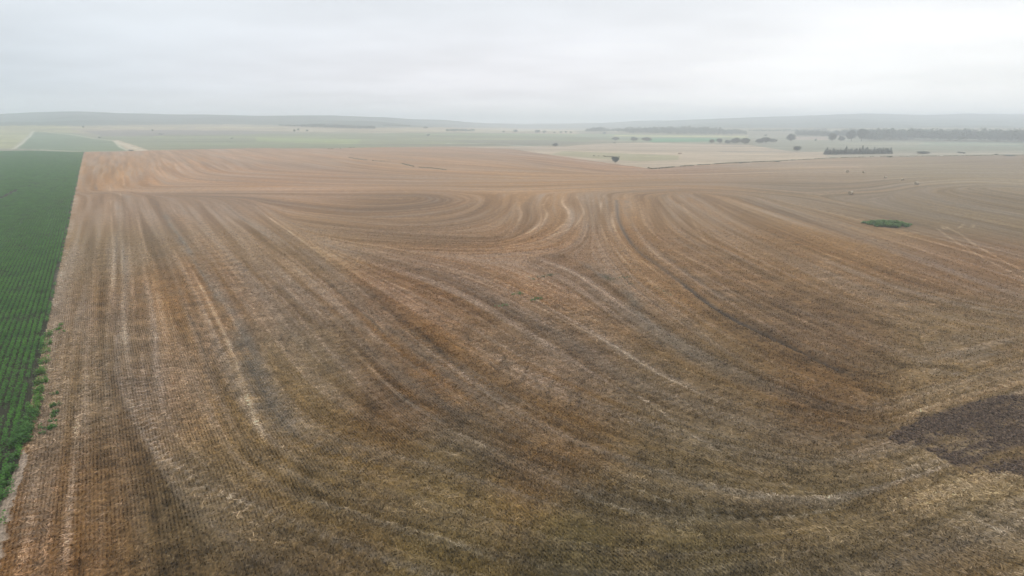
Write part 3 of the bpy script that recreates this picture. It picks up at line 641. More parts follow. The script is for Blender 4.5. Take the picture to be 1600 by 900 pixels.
def grid_index(x, y):
    a = np.arctan2(x, y); r = np.hypot(x, y); i = np.clip(np.searchsorted(GRID['fa'], a), 1, len(GRID['fa']) - 1); i -= (a - GRID['fa'][i - 1] < GRID['fa'][i] - a)
    j = np.clip(np.searchsorted(GRID['r'], r), 1, len(GRID['r']) - 1); j -= (r - GRID['r'][j - 1] < GRID['r'][j] - r)
    return i * GRID['m'] + j
def build_stubble():
    """cut stalks standing in the drill rows, and loose straw lying between them"""
    rng = np.random.RandomState(8); out = []; cols = []
    k = np.arange(-30, 1000); s_ = np.arange(-130, 260, 0.30); K, S = np.meshgrid(k, s_, indexing='ij'); K = K.ravel(); S = S.ravel() + rng.rand(K.size) * 0.25
    wob = 0.35 * vnoise(S / 14, K * 0.02, 3)
    d = K * 0.31 + wob; x = e1[0] - SIDE[0] * d + ROW[0] * S; y = e1[1] - SIDE[1] * d + ROW[1] * S
    r = np.hypot(x, y); a = np.arctan2(x, y); ok = (y > 20) & (r > 38) & (r < 235) & (np.abs(a) < 0.74) & (rng.rand(x.size) < np.minimum(1, sst(r, 240, 100) * 0.95 + 0.02))
    x, y, r = x[ok], y[ok], r[ok]; gi = grid_index(x, y)
    keep = rng.rand(x.size) < GRID['stub'][gi] * np.clip((fbm(x / 2.3, y / 2.3, 2, 4) - 0.30) * 5, 0.1, 1); x, y, r, gi = x[keep], y[keep], r[keep], gi[keep]
    z = terrain(x, y) + GRID['relief'][gi]; n = len(x); yaw = rng.rand(n) * 3.14
    w = np.stack([np.cos(yaw), np.sin(yaw), 0 * yaw], 1) * (0.035 + 0.05 * rng.rand(n))[:, None]; h = 0.10 + 0.14 * rng.rand(n)
    up = np.zeros((n, 3)); up[:, 2] = h; le = (rng.rand(n, 3) - .5) * 0.12; le[:, 2] = 0; B = np.stack([x, y, z - 0.02], 1)
    out.append(np.stack([B - w * .7, B + w * .7, B + w * 1.3 + up + le, B - w * 1.3 + up * .85 + le], 1))
    c = GRID['cover'][gi] * (GRID['cover'][gi].mean(1, keepdims=True) / 0.13) ** 0.3 * (0.95 + 0.6 * rng.rand(n))[:, None]; cols.append(c)
    # loose straw, thicker along the pale swath lines
    m_ = 330000; r2 = 38 + 190 * rng.rand(m_) ** 1.45; a2 = (rng.rand(m_) - .5) * 1.5; x = np.sin(a2) * r2; y = np.cos(a2) * r2; gi = grid_index(x, y)
    lum = GRID['cover'][gi].mean(1); keep = (rng.rand(m_) < np.clip((lum / np.median(lum) - 0.62) * 0.9, 0.05, 1)) & (rng.rand(m_) < GRID['stub'][gi] * 0.85 + 0.15 * (GRID['stub'][gi] > 0)); x, y, gi = x[keep], y[keep], gi[keep]; n = len(x)
    z = terrain(x, y) + GRID['relief'][gi] + 0.03 + rng.rand(n) * 0.07; yaw = rng.rand(n) * 6.28; L = 0.10 + 0.20 * rng.rand(n); W = 0.012 + 0.028 * rng.rand(n)
    f = np.stack([np.cos(yaw) * L, np.sin(yaw) * L, (rng.rand(n) - .5) * L * .6], 1); sd = np.stack([-np.sin(yaw) * W, np.cos(yaw) * W, rng.rand(n) * W], 1); B = np.stack([x, y, z], 1)
    out.append(np.stack([B - f - sd, B + f - sd, B + f + sd, B - f + sd], 1)); cols.append(np.clip(GRID['cover'][gi] * np.array([1, 1.03, 1.12]) * (GRID['cover'][gi].mean(1, keepdims=True) / 0.13) ** 0.3 * (1.0 + 1.2 * rng.rand(n))[:, None] + 0.005, 0, .6))
    V = np.concatenate(out).reshape(-1, 3); k = np.arange(len(V) // 4) * 4; cc = np.repeat(np.clip(np.concatenate(cols), 0, .65), 4, axis=0); print('straw quads', len(k))
    M = Mat("straw_stalks"); at = M.n('ShaderNodeAttribute'); at.attribute_name = 'tone'; M.l(at.outputs['Color'], M.b.inputs['Base Color'])
    o = mesh_obj("stubble", V, np.stack([k, k + 1, k + 2, k + 3], 1), M.m); q = o.data.color_attributes.new('tone', 'FLOAT_COLOR', 'POINT')
    q.data.foreach_set('color', np.concatenate([cc, np.ones((len(cc), 1))], 1).astype(np.float32).ravel())
    tag(o, 'cut grain stubble and loose straw over the near field', 'stubble', kind='stuff')
build_stubble()
def build_clods():
    rng = np.random.RandomState(9); m_ = 60000; uv = np.stack([1380 + 320 * rng.rand(m_), 600 + 190 * rng.rand(m_)], 1); x, y = flat_pt(uv[:, 0], uv[:, 1])
    st = GRID['stub'][grid_index(x, y)]; ok = rng.rand(m_) < (1 - st) * 0.6 * sst(1 - st, 0.3, 0.8); x, y = x[ok][:26000], y[ok][:26000]; n = len(x); z = terrain(x, y) + GRID['relief'][grid_index(x, y)]
    dirs = np.array([[1,0,0],[0,1,0],[-1,0,0],[0,-1,0],[0,0,1],[0,0,-1]], float); s_ = 0.04 + 0.13 * rng.rand(n) ** 2
    V = np.stack([x, y, z + s_ * .3], 1)[:, None] + dirs[None] * s_[:, None, None] * (0.6 + 0.8 * rng.rand(n, 6, 1)) + (rng.rand(n, 6, 3) - .5) * s_[:, None, None] * .5
    T = np.array([[0,1,4],[1,2,4],[2,3,4],[3,0,4],[1,0,5],[2,1,5],[3,2,5],[0,3,5]]); Fq = (np.arange(n)[:, None, None] * 6 + T[None]).reshape(-1, 3)
    M = Mat("soil_clods"); g = M.n('ShaderNodeNewGeometry'); b = M.n('ShaderNodeTexWhiteNoise'); b.noise_dimensions = '1D'; M.l(g.outputs['Random Per Island'], b.inputs['W'])
    M.l(M.mix(b.outputs[0], (0.040, 0.027, 0.020), (0.17, 0.115, 0.08)), M.b.inputs['Base Color']); o = mesh_obj("soil_clods", V.reshape(-1, 3), Fq, M.m); tag(o, 'dark broken soil clods on the tilled patch at right', 'soil', kind='stuff')
build_clods()

# ---------------------------------------------------------------- haze
def build_haze():
    m = bpy.data.materials.new("haze_air"); m.use_nodes = True; nt = m.node_tree; nt.nodes.clear()
    v = nt.nodes.new('ShaderNodeVolumePrincipled'); v.inputs['Color'].default_value = (0.905, 0.955, 0.995, 1)
    v.inputs['Density'].default_value = HAZE_DENSITY; v.inputs['Anisotropy'].default_value = 0.35
    out = nt.nodes.new('ShaderNodeOutputMaterial'); nt.links.new(v.outputs[0], out.inputs['Volume'])
    s = 7300; b, t = -30.0, 96.0
    V = [(-s,-s,b),(s,-s,b),(s,s,b),(-s,s,b),(-s,-s,t),(s,-s,t),(s,s,t),(-s,s,t)]
    Fc = [(0,3,2,1),(4,5,6,7),(0,1,5,4),(1,2,6,5),(2,3,7,6),(3,0,4,7)]
    o = mesh_obj("haze", V, Fc, m); tag(o, kind='stuff')
build_haze()

# ---------------------------------------------------------------- leaves
def leaf_quads(P, size, droop, rng, yaw=None, aspect=1.5):
    """one folded leaf (two quads sharing the midrib) per point; P (n,3), size (n,)"""
    n = len(P); yaw = rng.rand(n) * 2 * np.pi if yaw is None else yaw
    pit = droop + (rng.rand(n) - 0.5) * 0.9
    f = np.stack([np.cos(yaw) * np.cos(pit), np.sin(yaw) * np.cos(pit), np.sin(pit)], 1)
    s = np.stack([-np.sin(yaw), np.cos(yaw), (rng.rand(n) - 0.5) * 0.8], 1)
    L = (size * aspect)[:, None]; W = (size * 0.5)[:, None]
    up = np.cross(f, s)
    a = P; b = P + f * L * 0.5 + s * W + up * W * 0.35; c = P + f * L; d = P + f * L * 0.5 - s * W + up * W * 0.35
    V = np.stack([a, b, c, d], 1).reshape(-1, 3); k = np.arange(n) * 4
    return V, np.stack([k, k + 1, k + 2, k + 3], 1)

# green row crop
def build_crop():
    rng = np.random.RandomState(3); VS = []; 
    def rows(s0, s1, step, nl, lsz, kmax):
        out = []
        k = np.arange(0, kmax); s = np.arange(s0, s1, step); K, S = np.meshgrid(k, s, indexing='ij'); K = K.ravel(); S = S.ravel() + rng.rand(K.size) * step * 0.7
        d = 0.15 + 0.77 * K + (rng.rand(K.size) - 0.5) * 0.10
        x = e1[0] + SIDE[0] * d + ROW[0] * S; y = e1[1] + SIDE[1] * d + ROW[1] * S
        uu, vv = project(x, y, np.zeros_like(x))
        ok = (y > 15) & (uu > -330) & (d > -0.1 + 1.5 * (vnoise(S / 2.6, S * 0, 6) - 0.35) + 0.9 * (vnoise(S / 13, S * 0, 5) - 0.5)) & (vv > np.interp(uu, [-400, 0, 128], [231.5, 234.3, 238.5])) & (vv < 1100)
        thin = fbm(x / 4, y / 4, 4, 3); ok &= rng.rand(x.size) < np.clip((thin - 0.24) * 8, 0.4, 1)
        gap = np.exp(-((uu - 25) / 28) ** 2 - ((vv - 600) / 45) ** 2); ok &= rng.rand(x.size) > gap * 0.35
        gap2 = np.exp(-((uu - 8) / 10) ** 2 - ((vv - 655) / 25) ** 2); ok &= rng.rand(x.size) > gap2 * 1.1
        # faint track across the rows, and a wandering bare furrow
        gx, gy = flat_pt(0, 311); hx, hy = flat_pt(26, 297); dd = seg_dist(x, y, [(gx, gy), (hx, hy)]); ok &= dd > 0.9
        cx = np.exp(-((uu - 10 - (vv - 770) * -0.12) / 3.0) ** 2) * (vv > 700); ok &= rng.rand(x.size) > cx
        ok &= ~((vv > 715) & (d < 0.9) & (rng.rand(x.size) < 0.75))
        x, y = x[ok], y[ok]; h = (0.55 + 0.25 * fbm(x / 12, y / 12, 2, 3)) * (0.8 + 0.4 * rng.rand(x.size))
        z = terrain(x, y); n = x.size
        for l in range(nl):
            yaw = rng.rand(n) * 2 * np.pi; rad = 0.02 + rng.rand(n) * (0.20 if l < nl // 2 else 0.09); hh = h * (0.35 + 0.65 * (l + rng.rand(n)) / nl)
            P = np.stack([x + np.cos(yaw) * rad + (rng.rand(n)-.5)*step*.5*ROW[0], y + np.sin(yaw) * rad+ (rng.rand(n)-.5)*step*.5*ROW[1], z + hh], 1)
            out.append((P, lsz * (0.7 + 0.6 * rng.rand(n)), yaw))
        return out
    parts = rows(-88, 90, 0.22, 13, 0.125, 60) + rows(90, 260, 0.32, 9, 0.155, 90) + rows(260, 560, 0.55, 7, 0.22, 150) + rows(560, 900, 1.0, 5, 0.36, 260)
    VV = []; FF = []; off = 0
    for P, s, yaw in parts:
        V, Fq = leaf_quads(P, s, 0.05, rng, yaw); VV.append(V); FF.append(Fq + off); off += len(V)
    print("crop verts", off)
    o = mesh_obj("soybean_crop", np.vstack(VV), np.vstack(FF), leaf_mat("crop_leaf", (0.030, 0.108, 0.014), (0.108, 0.270, 0.034), 0.22, 0.28))
    tag(o, 'dense dark green row crop filling the far left edge', 'crop', kind='stuff')
build_crop()

WEED_DARK = leaf_mat("weed_leaf_dark", (0.035, 0.10, 0.018), (0.09, 0.20, 0.035), 0.5, 0.2)
WEED_BRIGHT = leaf_mat("weed_leaf_bright", (0.07, 0.17, 0.025), (0.15, 0.29, 0.05), 0.5, 0.3)
WEED_DULL = leaf_mat("weed_leaf_dull", (0.06, 0.085, 0.03), (0.11, 0.13, 0.05), 0.5, 0.2)
STEM = Mat("weed_stem"); STEM.b.inputs['Base Color'].default_value = (0.09, 0.12, 0.04, 1)
def stems_mesh(B, T, r):
    """triangular-section stems from B to T"""
    n = len(B); V = []; a = np.arange(3) * 2 * np.pi / 3
    ring = np.stack([np.cos(a), np.sin(a), 0 * a], 1) * r
    V = np.concatenate([B[:, None] + ring[None], T[:, None] + ring[None] * 0.5], 1).reshape(-1, 3); k = np.arange(n) * 6
    Fq = np.concatenate([np.stack([k + i, k + (i + 1) % 3, k + 3 + (i + 1) % 3, k + 3 + i], 1) for i in range(3)])
    return V, Fq
def weed_patch(name, pts, rad, h, leafs, mat, label, seed, leaf=0.12, group=None, cat='weeds', kind=None):
    """leafy plants scattered round surveyed points; pts [(u,v,weight)]"""
    rng = np.random.RandomState(seed); c = ground_pt(*pts[0][:2]); root = empty(name, c)
    P = []; 
    for (u_, v_, n_) in pts:
        g = ground_pt(u_, v_)
        for _ in range(n_):
            a = rng.rand() * 6.283; q = rad * math.sqrt(rng.rand()); P.append((g.x + math.cos(a) * q - c.x, g.y + math.sin(a) * q * 1.5 - c.y, 0))
    P = np.array(P); P[:, 2] = terrain(P[:, 0] + c.x, P[:, 1] + c.y) - c.z
    hh = h * (0.5 + 0.7 * rng.rand(len(P))); T = P + np.stack([(rng.rand(len(P)) - .5) * .2, (rng.rand(len(P)) - .5) * .2, hh], 1)
    V, Fq = stems_mesh(P - [0, 0, 0.03], T, 0.012); mesh_obj("stems", V, Fq, STEM.m, root)
    LP = []; 
    for i in range(leafs):
        t = 0.15 + 0.85 * (i + rng.rand(len(P))) / leafs; LP.append(P * (1 - t[:, None]) + T * t[:, None] + np.concatenate([(rng.rand(len(P), 2) - .5) * 0.3 * min(1, h), np.zeros((len(P), 1))], 1))
    LP = np.vstack(LP); V, Fq = leaf_quads(LP, leaf * (0.6 + 0.8 * rng.rand(len(LP))), 0.15, rng); mesh_obj("foliage", V, Fq, mat, root)
    tag(root, label, cat, group, kind); return root

# tall weeds rooted along the crop edge
weed_patch("weeds", [(76,525,14),(74,540,12),(72,552,10),(70,568,14),(66,585,22),(64,600,22),(62,615,22),(60,628,16),(56,640,14)], 0.55, 1.0, 16, WEED_BRIGHT, 'bright green tall weeds along the upper part of the crop edge', 11, 0.15)
weed_patch("weeds", [(50,652,22),(46,663,16),(42,674,22),(36,684,26),(28,692,18),(24,700,12),(40,692,14)], 0.6, 1.0, 16, WEED_DARK, 'deep green bushy weeds at the crop edge where the bare dirt begins', 12, 0.16)
weed_patch("weeds", [(22,718,12),(20,735,14),(8,748,14),(4,762,10),(12,742,8),(2,780,10)], 0.45, 0.8, 14, WEED_DARK, 'green weeds beside the bare pale dirt in the lower left', 13, 0.15)
PG = 'green weed patches growing in the stubble'
weed_patch("weeds", [(97,508,10),(93,515,12),(98,520,5),(88,517,5)], 0.45, 0.45, 10, WEED_BRIGHT, 'light green weed patch beside the crop in the tan border strip', 14, 0.12, PG)
weed_patch("weeds", [(88,616,5),(84,617,3)], 0.25, 0.4, 9, WEED_DARK, 'very small green weed tuft between the light patch and the weed row', 15, 0.12, PG)
weed_patch("weeds", [(82,637,8),(90,635,5),(87,645,8),(85,652,8),(84,660,8),(78,671,12),(83,670,8),(65,670,4),(65,679,3)], 0.3, 0.5, 11, WEED_DARK, 'straggling row of green weeds in the stubble close to the crop edge', 16, 0.13, PG)
weed_patch("weeds", [(833,437,6),(842,434,8),(850,433,12),(858,431,14),(863,430,10),(873,429,3)], 0.6, 0.35, 7, WEED_DULL, 'thin green streak of weeds, uppermost of the mid field patches', 17, 0.14, PG)
weed_patch("weeds", [(802,460,5),(811,459,9),(814,460,8)], 0.5, 0.35, 7, WEED_DARK, 'small dark weed patch between the streak and the lowest weeds', 18, 0.14, PG)
weed_patch("weeds", [(832,470,8),(838,468,9),(843,467,10)], 0.5, 0.35, 7, WEED_DARK, 'small green weed patch right of the two other dark ones', 19, 0.14, PG)
weed_patch("weeds", [(776,479,4),(785,478,6),(793,477,7)], 0.5, 0.3, 6, WEED_DARK, 'lowest and leftmost of the mid field weed patches', 20, 0.13, PG)
weed_patch("weeds", [(946,434,8),(952,437,8),(957,435,4)], 0.7, 0.25, 5, WEED_DULL, 'dull grey green weeds in the dark hollow at the field centre', 21, 0.13, PG)
weed_patch("weeds", [(968,436,6),(975,434,9),(982,433,9),(985,445,6)], 0.6, 0.3, 6, WEED_DULL, 'pale green weeds right of the dark hollow at the field centre', 22, 0.13, PG)
weed_patch("weeds", [(1028,452,5),(1036,456,8),(1045,461,6)], 0.6, 0.25, 5, WEED_DULL, 'thin weeds in the hollow next to the long dark terrace line', 23, 0.13, PG)

# the oval thicket left standing in the stubble
def thicket():
    rng = np.random.RandomState(5); c = ground_pt(1386, 352); root = empty("thicket", c); n = 2600
    a = rng.rand(n) * 6.283; q = np.sqrt(rng.rand(n)); lob = 1 + 0.12 * np.sin(a * 3 + 1) + 0.08 * np.sin(a * 5)
    P = np.stack([np.cos(a) * q * 7.3 * lob, np.sin(a) * q * 7.0 * lob, 0 * a], 1)
    P = P[fbm(P[:, 0] / 1.5, P[:, 1] / 1.5, 3, 2) > 0.36 + 0.25 * (np.hypot(P[:, 0] / 7.3, P[:, 1] / 7.0) > .85)]; q = np.hypot(P[:, 0] / 7.3, P[:, 1] / 7.0)
    hh = (1.25 - 0.75 * q ** 2) * (0.35 + 1.2 * fbm(P[:, 0] / 1.6, P[:, 1] / 1.6, 1, 2)) * (0.8 + 0.35 * rng.rand(len(P)))
    T = P + np.stack([(rng.rand(len(P)) - .5) * .4, (rng.rand(len(P)) - .5) * .4, hh], 1)
    V, Fq = stems_mesh(P - [0, 0, 0.05], T, 0.015); mesh_obj("stems", V, Fq, STEM.m, root)
    LP = np.vstack([P * (1 - t) + T * t + (rng.rand(len(P), 3) - .5) * [.45, .45, .1] for t in np.linspace(.25, 1, 10)])
    V, Fq = leaf_quads(LP, 0.22 * (0.6 + 0.8 * rng.rand(len(LP))), 0.3, rng)
    mesh_obj("foliage", V, Fq, leaf_mat("thicket_leaf", (0.05, 0.12, 0.03), (0.19, 0.30, 0.09), 0.7, 0.25), root)
    tag(root, 'low oval thicket of green shrubs standing alone in the stubble', 'thicket')
thicket()

# rough grass on the field boundary and in the washed-out ditch
GRASS = leaf_mat("rough_grass", (0.13, 0.13, 0.07), (0.25, 0.225, 0.14), 0.3, 0.15)
def grass_line(px, w, h, dens, label, seed, mat=None):
    rng = np.random.RandomState(seed); pts = [ground_pt(*p) for p in px]; P = []
    for a, b in zip(pts[:-1], pts[1:]):
        n = max(2, int((b - a).length * dens)); t = rng.rand(n); d = (b - a); nx, ny = -d.y, d.x; L = math.hypot(nx, ny)
        o = (rng.rand(n) + rng.rand(n) - 1) * w
        P.append(np.stack([a.x + d.x * t + nx / L * o, a.y + d.y * t + ny / L * o], 1))
    P = np.vstack(P); keep = fbm(P[:, 0] / 9, P[:, 1] / 9, seed, 2) > 0.36; P = P[keep]; z = terrain(P[:, 0], P[:, 1])
    n = len(P); hh = h * (0.4 + rng.rand(n)); B = np.column_stack([P, z])
    VV = []
    yaw = rng.rand(n) * 3.14; wv = np.stack([np.cos(yaw), np.sin(yaw), 0 * yaw], 1) * 0.16; le = (rng.rand(n, 3) - .5) * 0.5; le[:, 2] = 0
    up = np.zeros((n, 3)); up[:, 2] = hh
    V = np.stack([B - wv, B + wv, B + wv * 1.6 + up + le, B - wv * 1.6 + up * .8 + le], 1).reshape(-1, 3); k = np.arange(n) * 4
    o = mesh_obj("rough_grass", V, np.stack([k, k + 1, k + 2, k + 3], 1), mat or GRASS); tag(o, label, 'grass', kind='stuff')
grass_line([(1008,262),(1020,264),(1040,262.5),(1060,260.5),(1130,255.5),(1200,252.5)], 1.8, 0.6, 12, 'dark rough grass strip between tan pasture and stubble', 31)
grass_line([(1200,252.5),(1290,247.5),(1380,244.5),(1480,243.5),(1600,242.5)], 2.2, 0.5, 7, 'rough grass strip along the far right field boundary', 32)
grass_line([(628,256),(650,261),(676,263),(700,266)], 0.9, 0.45, 9, 'dark grass in the washed out ditch near the far field edge', 33)
grass_line([(497,233),(530,232),(555,230)], 1.4, 0.5, 9, 'dark grass fringe at the far edge of the stubble', 34)
grass_line([(545,246),(560,249),(572,250),(590,252),(615,252)], 1.0, 0.4, 6, 'thin grass round the head of the washed out ditch', 35)

# ---------------------------------------------------------------- hay bales
def build_bale():
    m = Mat("bale_straw"); tc = m.n('ShaderNodeTexCoord'); mp = m.n('ShaderNodeMapping'); mp.inputs['Scale'].default_value = (1, 9, 9); m.l(tc.outputs['Object'], mp.inputs[0])
    a = m.noise(mp.outputs[0], 3, 4, .7); m.l(m.mix(m.rng(a, .3, .7, 0, 1), (0.28, 0.21, 0.14), (0.50, 0.42, 0.31)), m.b.inputs['Base Color'])
    me_end = Mat("bale_end"); tc = me_end.n('ShaderNodeTexCoord'); wv = me_end.n('ShaderNodeTexWave'); wv.wave_type = 'RINGS'; wv.rings_direction = 'X'
    wv.inputs['Scale'].default_value = 3.2; wv.inputs['Distortion'].default_value = 3; me_end.l(tc.outputs['Object'], wv.inputs[0])
    me_end.l(me_end.mix(wv.outputs['Fac'], (0.22, 0.16, 0.10), (0.42, 0.33, 0.22)), me_end.b.inputs['Base Color'])
    R, Lh, n = 0.92, 0.88, 48; rng = np.random.RandomState(2); root = empty("hay_bale", (0, 0, 0))
    xs = np.concatenate([[-Lh, -Lh, -Lh + .05], np.linspace(-Lh + .14, Lh - .14, 13), [Lh - .05, Lh, Lh]]); rad = np.concatenate([[R * .86, R * .9, R * .97], R + 0.012 * rng.randn(13), [R * .97, R * .9, R * .86]])
    V = []
    for x_, r_ in zip(xs, rad):
        for i in range(n):
            a_ = 2 * math.pi * i / n; q = r_ * (1 + 0.012 * rng.randn()); zz = R + q * math.sin(a_); 
            zz = max(zz, 0.10 - 0.12); yy = q * math.cos(a_) * (1 + 0.05 * (math.sin(a_) < 0)); V.append((x_, yy, max(0, zz * 0.97)))
    Fq = [(k * n + i, k * n + (i + 1) % n, (k + 1) * n + (i + 1) % n, (k + 1) * n + i) for k in range(len(xs) - 1) for i in range(n)]
    mesh_obj("body", V, Fq, m.m, root, smooth=True)
    for sx in (-1, 1):
        V = []
        for q in (0.0, .22, .45, .65, .84):
            for i in range(n):
                a_ = 2 * math.pi * i / n; V.append((sx * (Lh + .012 + .03 * (1 - q) + 0.006 * rng.randn()), q * R * math.cos(a_), max(0.02, (R + q * R * math.sin(a_)) * .97)))
        Fq = [(k * n + i, k * n + (i + 1) % n, (k + 1) * n + (i + 1) % n, (k + 1) * n + i) for k in range(4) for i in range(n)]
        mesh_obj("end_face", V, Fq, me_end.m, root)
    return root
bale0 = build_bale()
BALES = [(1329,304,.5,1.0,'round hay bale nearest the oval green thicket'),(1432,288.5,.2,1.0,'round hay bale near the dark track at the right'),
         (1324,270,1.2,1.15,'round hay bale furthest back in the stubble, largest of the distant ones'),(1349,270.3,.9,.8,'small distant round bale right beside the furthest one'),(1383,278.6,.1,.75,'small half hidden round bale beyond the dark curved track'),(1410,282,1.9,.7,'small dark round bale just behind the right hand bale')]
for i, (u_, v_, rz, s, lb) in enumerate(BALES):
    o = bale0 if i == 0 else copy_tree(bale0)
    g = ground_pt(u_, v_); o.location = g - Vector((0, 0, .03)); o.rotation_euler = (0, 0, rz); o.scale = (s, s, s); tag(o, lb, 'hay bale', 'round hay bales lying in the stubble')

# ---------------------------------------------------------------- cattle
def cow_mesh(name, mat, graze):
    pts = [(-0.75,0,1.15,.30),(-0.25,0,1.12,.40),(0.35,0,1.12,.38),(0.78,0,1.18,.30)]
    hd = [(1.12,0,.85,.17),(1.35,0,.42,.13),(1.52,0,.14,.085)] if graze else [(1.15,0,1.42,.17),(1.42,0,1.55,.14),(1.70,0,1.42,.085)]
    V = []; E = []; Rr = []
    def add(p, par):
        V.append(p[:3]); Rr.append(p[3]); k = len(V) - 1
        if par is not None: E.append((par, k))
        return k
    b = [add(pts[1], None)]; h0 = add(pts[0], 0); c = add(pts[2], 0); f = add(pts[3], c)
    k = f
    for p in hd: k = add(p, k)
    for s in (-1, 1):
        a = add((-0.72, s * .22, .85, .17), h0); a = add((-0.80, s * .22, .52, .085), a); add((-0.74, s * .22, .05, .06), a)
        a = add((0.68, s * .20, .80, .14), f); a = add((0.70, s * .20, .45, .075), a); add((0.70, s * .20, .05, .06), a)
    a = add((-1.06, 0, 1.2, .05), h0); add((-1.12, 0, .62, .03), a)
    me = bpy.data.meshes.new(name); me.from_pydata(V, E, []); me.materials.append(mat)
    o = bpy.data.objects.new(name, me); C.objects.link(o)
    md = o.modifiers.new('skin', 'SKIN'); 
    for i, r in enumerate(Rr): me.skin_vertices[0].data[i].radius = (r, r); me.skin_vertices[0].data[i].use_root = (i == 0)
    sd = o.modifiers.new('sub', 'SUBSURF'); sd.levels = 2; sd.render_levels = 2
    dg = bpy.context.evaluated_depsgraph_get(); dg.update(); m2 = bpy.data.meshes.new_from_object(o.evaluated_get(dg)); bpy.data.objects.remove(o)
    # ears
    return m2
def hide_mat(name, c):
    M = Mat(name); tc = M.n('ShaderNodeTexCoord'); a = M.noise(tc.outputs['Object'], 3, 3); M.l(M.mix(a, c, tuple(q * 1.8 for q in c)), M.b.inputs['Base Color']); return M.m
HB = hide_mat("black_hide", (0.012, 0.011, 0.010)); HR = hide_mat("red_brown_hide", (0.09, 0.03, 0.015))
cow_g = cow_mesh("cow_grazing", HB, True); cow_s = cow_mesh("cow_standing", HB, False); cow_r = cow_mesh("cow_brown", HR, True)
COWS = [(928,244.4,0,'g',1,'black cow furthest left of the herd on the tan pasture'),(935.3,244.3,2.6,'s',.7,'small dark calf second from the left in the herd'),
 (943.6,244.6,.4,'g',1,'black cow heading the tight group left of the lone tree'),(946.3,245.6,3.0,'s',1,'black cow slightly nearer, second in the tight group'),(950,245.4,.1,'g',1,'black cow in the middle of the tight group'),
 (953.6,245.9,2.9,'g',1,'black cow third from the lone tree in the tight group'),(956.2,246.0,.3,'s',1,'black cow second from the lone tree'),(958.4,246.2,3.3,'g',1,'black cow right against the left side of the lone tree'),
 (966.8,246.0,.2,'s',.9,'single black cow just right of the lone tree'),(1061,241,.15,'r',1.15,'reddish brown cow alone on the tan pasture'),(1064,240.7,3.0,'r',.9,'reddish brown calf next to the lone brown cow')]
for (u_, v_, rz, k, s, lb) in COWS:
    o = bpy.data.objects.new("cow", {'g': cow_g, 's': cow_s, 'r': cow_r}[k]); C.objects.link(o); g = ground_pt(u_, v_)
    o.location = g; o.rotation_euler = (0, 0, rz); o.scale = (s * .8, s * .8, s * .8); tag(o, lb, 'cow', 'cattle on the tan pasture')

# ---------------------------------------------------------------- trees
BARK = Mat("tree_bark"); BARK.l(BARK.mix(BARK.noise(None, 8, 4), (0.07, 0.055, 0.04), (0.16, 0.13, 0.10)), BARK.b.inputs['Base Color'])
TREE_LEAF = leaf_mat("tree_leaf", (0.025, 0.058, 0.032), (0.06, 0.105, 0.058), 0.25, 0.15)
TREE_LEAF2 = leaf_mat("tree_leaf_grey", (0.045, 0.07, 0.035), (0.10, 0.13, 0.065), 0.25, 0.15)
CONE_LEAF = leaf_mat("conifer_needles", (0.028, 0.058, 0.04), (0.07, 0.115, 0.075), 0.4, 0.05)
def tube(V, Fq, a, b, ra, rb, n=7):
    a = Vector(a); b = Vector(b); d = (b - a).normalized(); s = d.orthogonal().normalized(); t = d.cross(s); k = len(V)
    for p, r in ((a, ra), (b, rb)):
        for i in range(n):
            q = 6.2832 * i / n; V.append(tuple(p + (s * math.cos(q) + t * math.sin(q)) * r))
    for i in range(n): Fq.append((k + i, k + (i + 1) % n, k + n + (i + 1) % n, k + n + i))
def crown_points(rng, cx, cy, cz, rx, rz, n, nl=16):
    """leaf clumps filling an uneven crown"""
    P = []; per = n // nl
    for l in range(nl):
        a = rng.rand() * 6.283; e = math.asin(rng.rand() * 1.75 - 0.85) ; q = 0.45 + 0.45 * rng.rand()
        c = np.array([cx + math.cos(a) * math.cos(e) * rx * q, cy + math.sin(a) * math.cos(e) * rx * q, cz + math.sin(e) * rz * q])
        s = (0.26 + 0.22 * rng.rand()); g = rng.randn(per, 3); g /= np.linalg.norm(g, axis=1)[:, None]; g *= (0.55 + 0.5 * rng.rand(per, 1))
        P.append(c + g * [rx * s, rx * s, rz * s * 0.9])
    m = n // 2; g = rng.randn(m, 3); g /= np.linalg.norm(g, axis=1)[:, None]; g *= 0.78 * rng.rand(m, 1) ** .4; g[:, 2] *= 1.05
    P.append(np.array([cx, cy, cz]) + g * [rx, rx, rz]); return np.vstack(P)
def broadleaf(name, seed, h, w, leaf=TREE_LEAF, n=2600, trunk=0.10, bush=False):
    rng = np.random.RandomState(seed); root = empty(name, (0, 0, 0)); V = []; Fq = []; th = h * (trunk + .22)
    tube(V, Fq, (0, 0, -.3), (.05 * w * rng.randn() * .3, 0, th), h * .032, h * .02)
    for i in range(7):
        a = i * 0.9 + rng.rand(); z0 = th * (0.5 + .5 * rng.rand()); q = w * .32; tube(V, Fq, (0, 0, z0), (math.cos(a) * q, math.sin(a) * q, z0 + h * (.2 + .25 * rng.rand())), h * .013, h * .004, 5)
    mesh_obj("trunk", V, Fq, BARK.m, root)
    cz = h * (trunk + (1 - trunk) / 2); P = crown_points(rng, 0, 0, cz, w / 2, h * (1 - trunk) / 2, n, 20 if not bush else 12)
    P[:, 2] = np.maximum(P[:, 2], 0.1 * h * (not bush))
    sz = 0.055 * math.sqrt(w * h); Vv, Ff = leaf_quads(P, sz * (0.6 + .8 * rng.rand(len(P))), 0.0, rng); mesh_obj("crown", Vv, Ff, leaf, root)
    return root
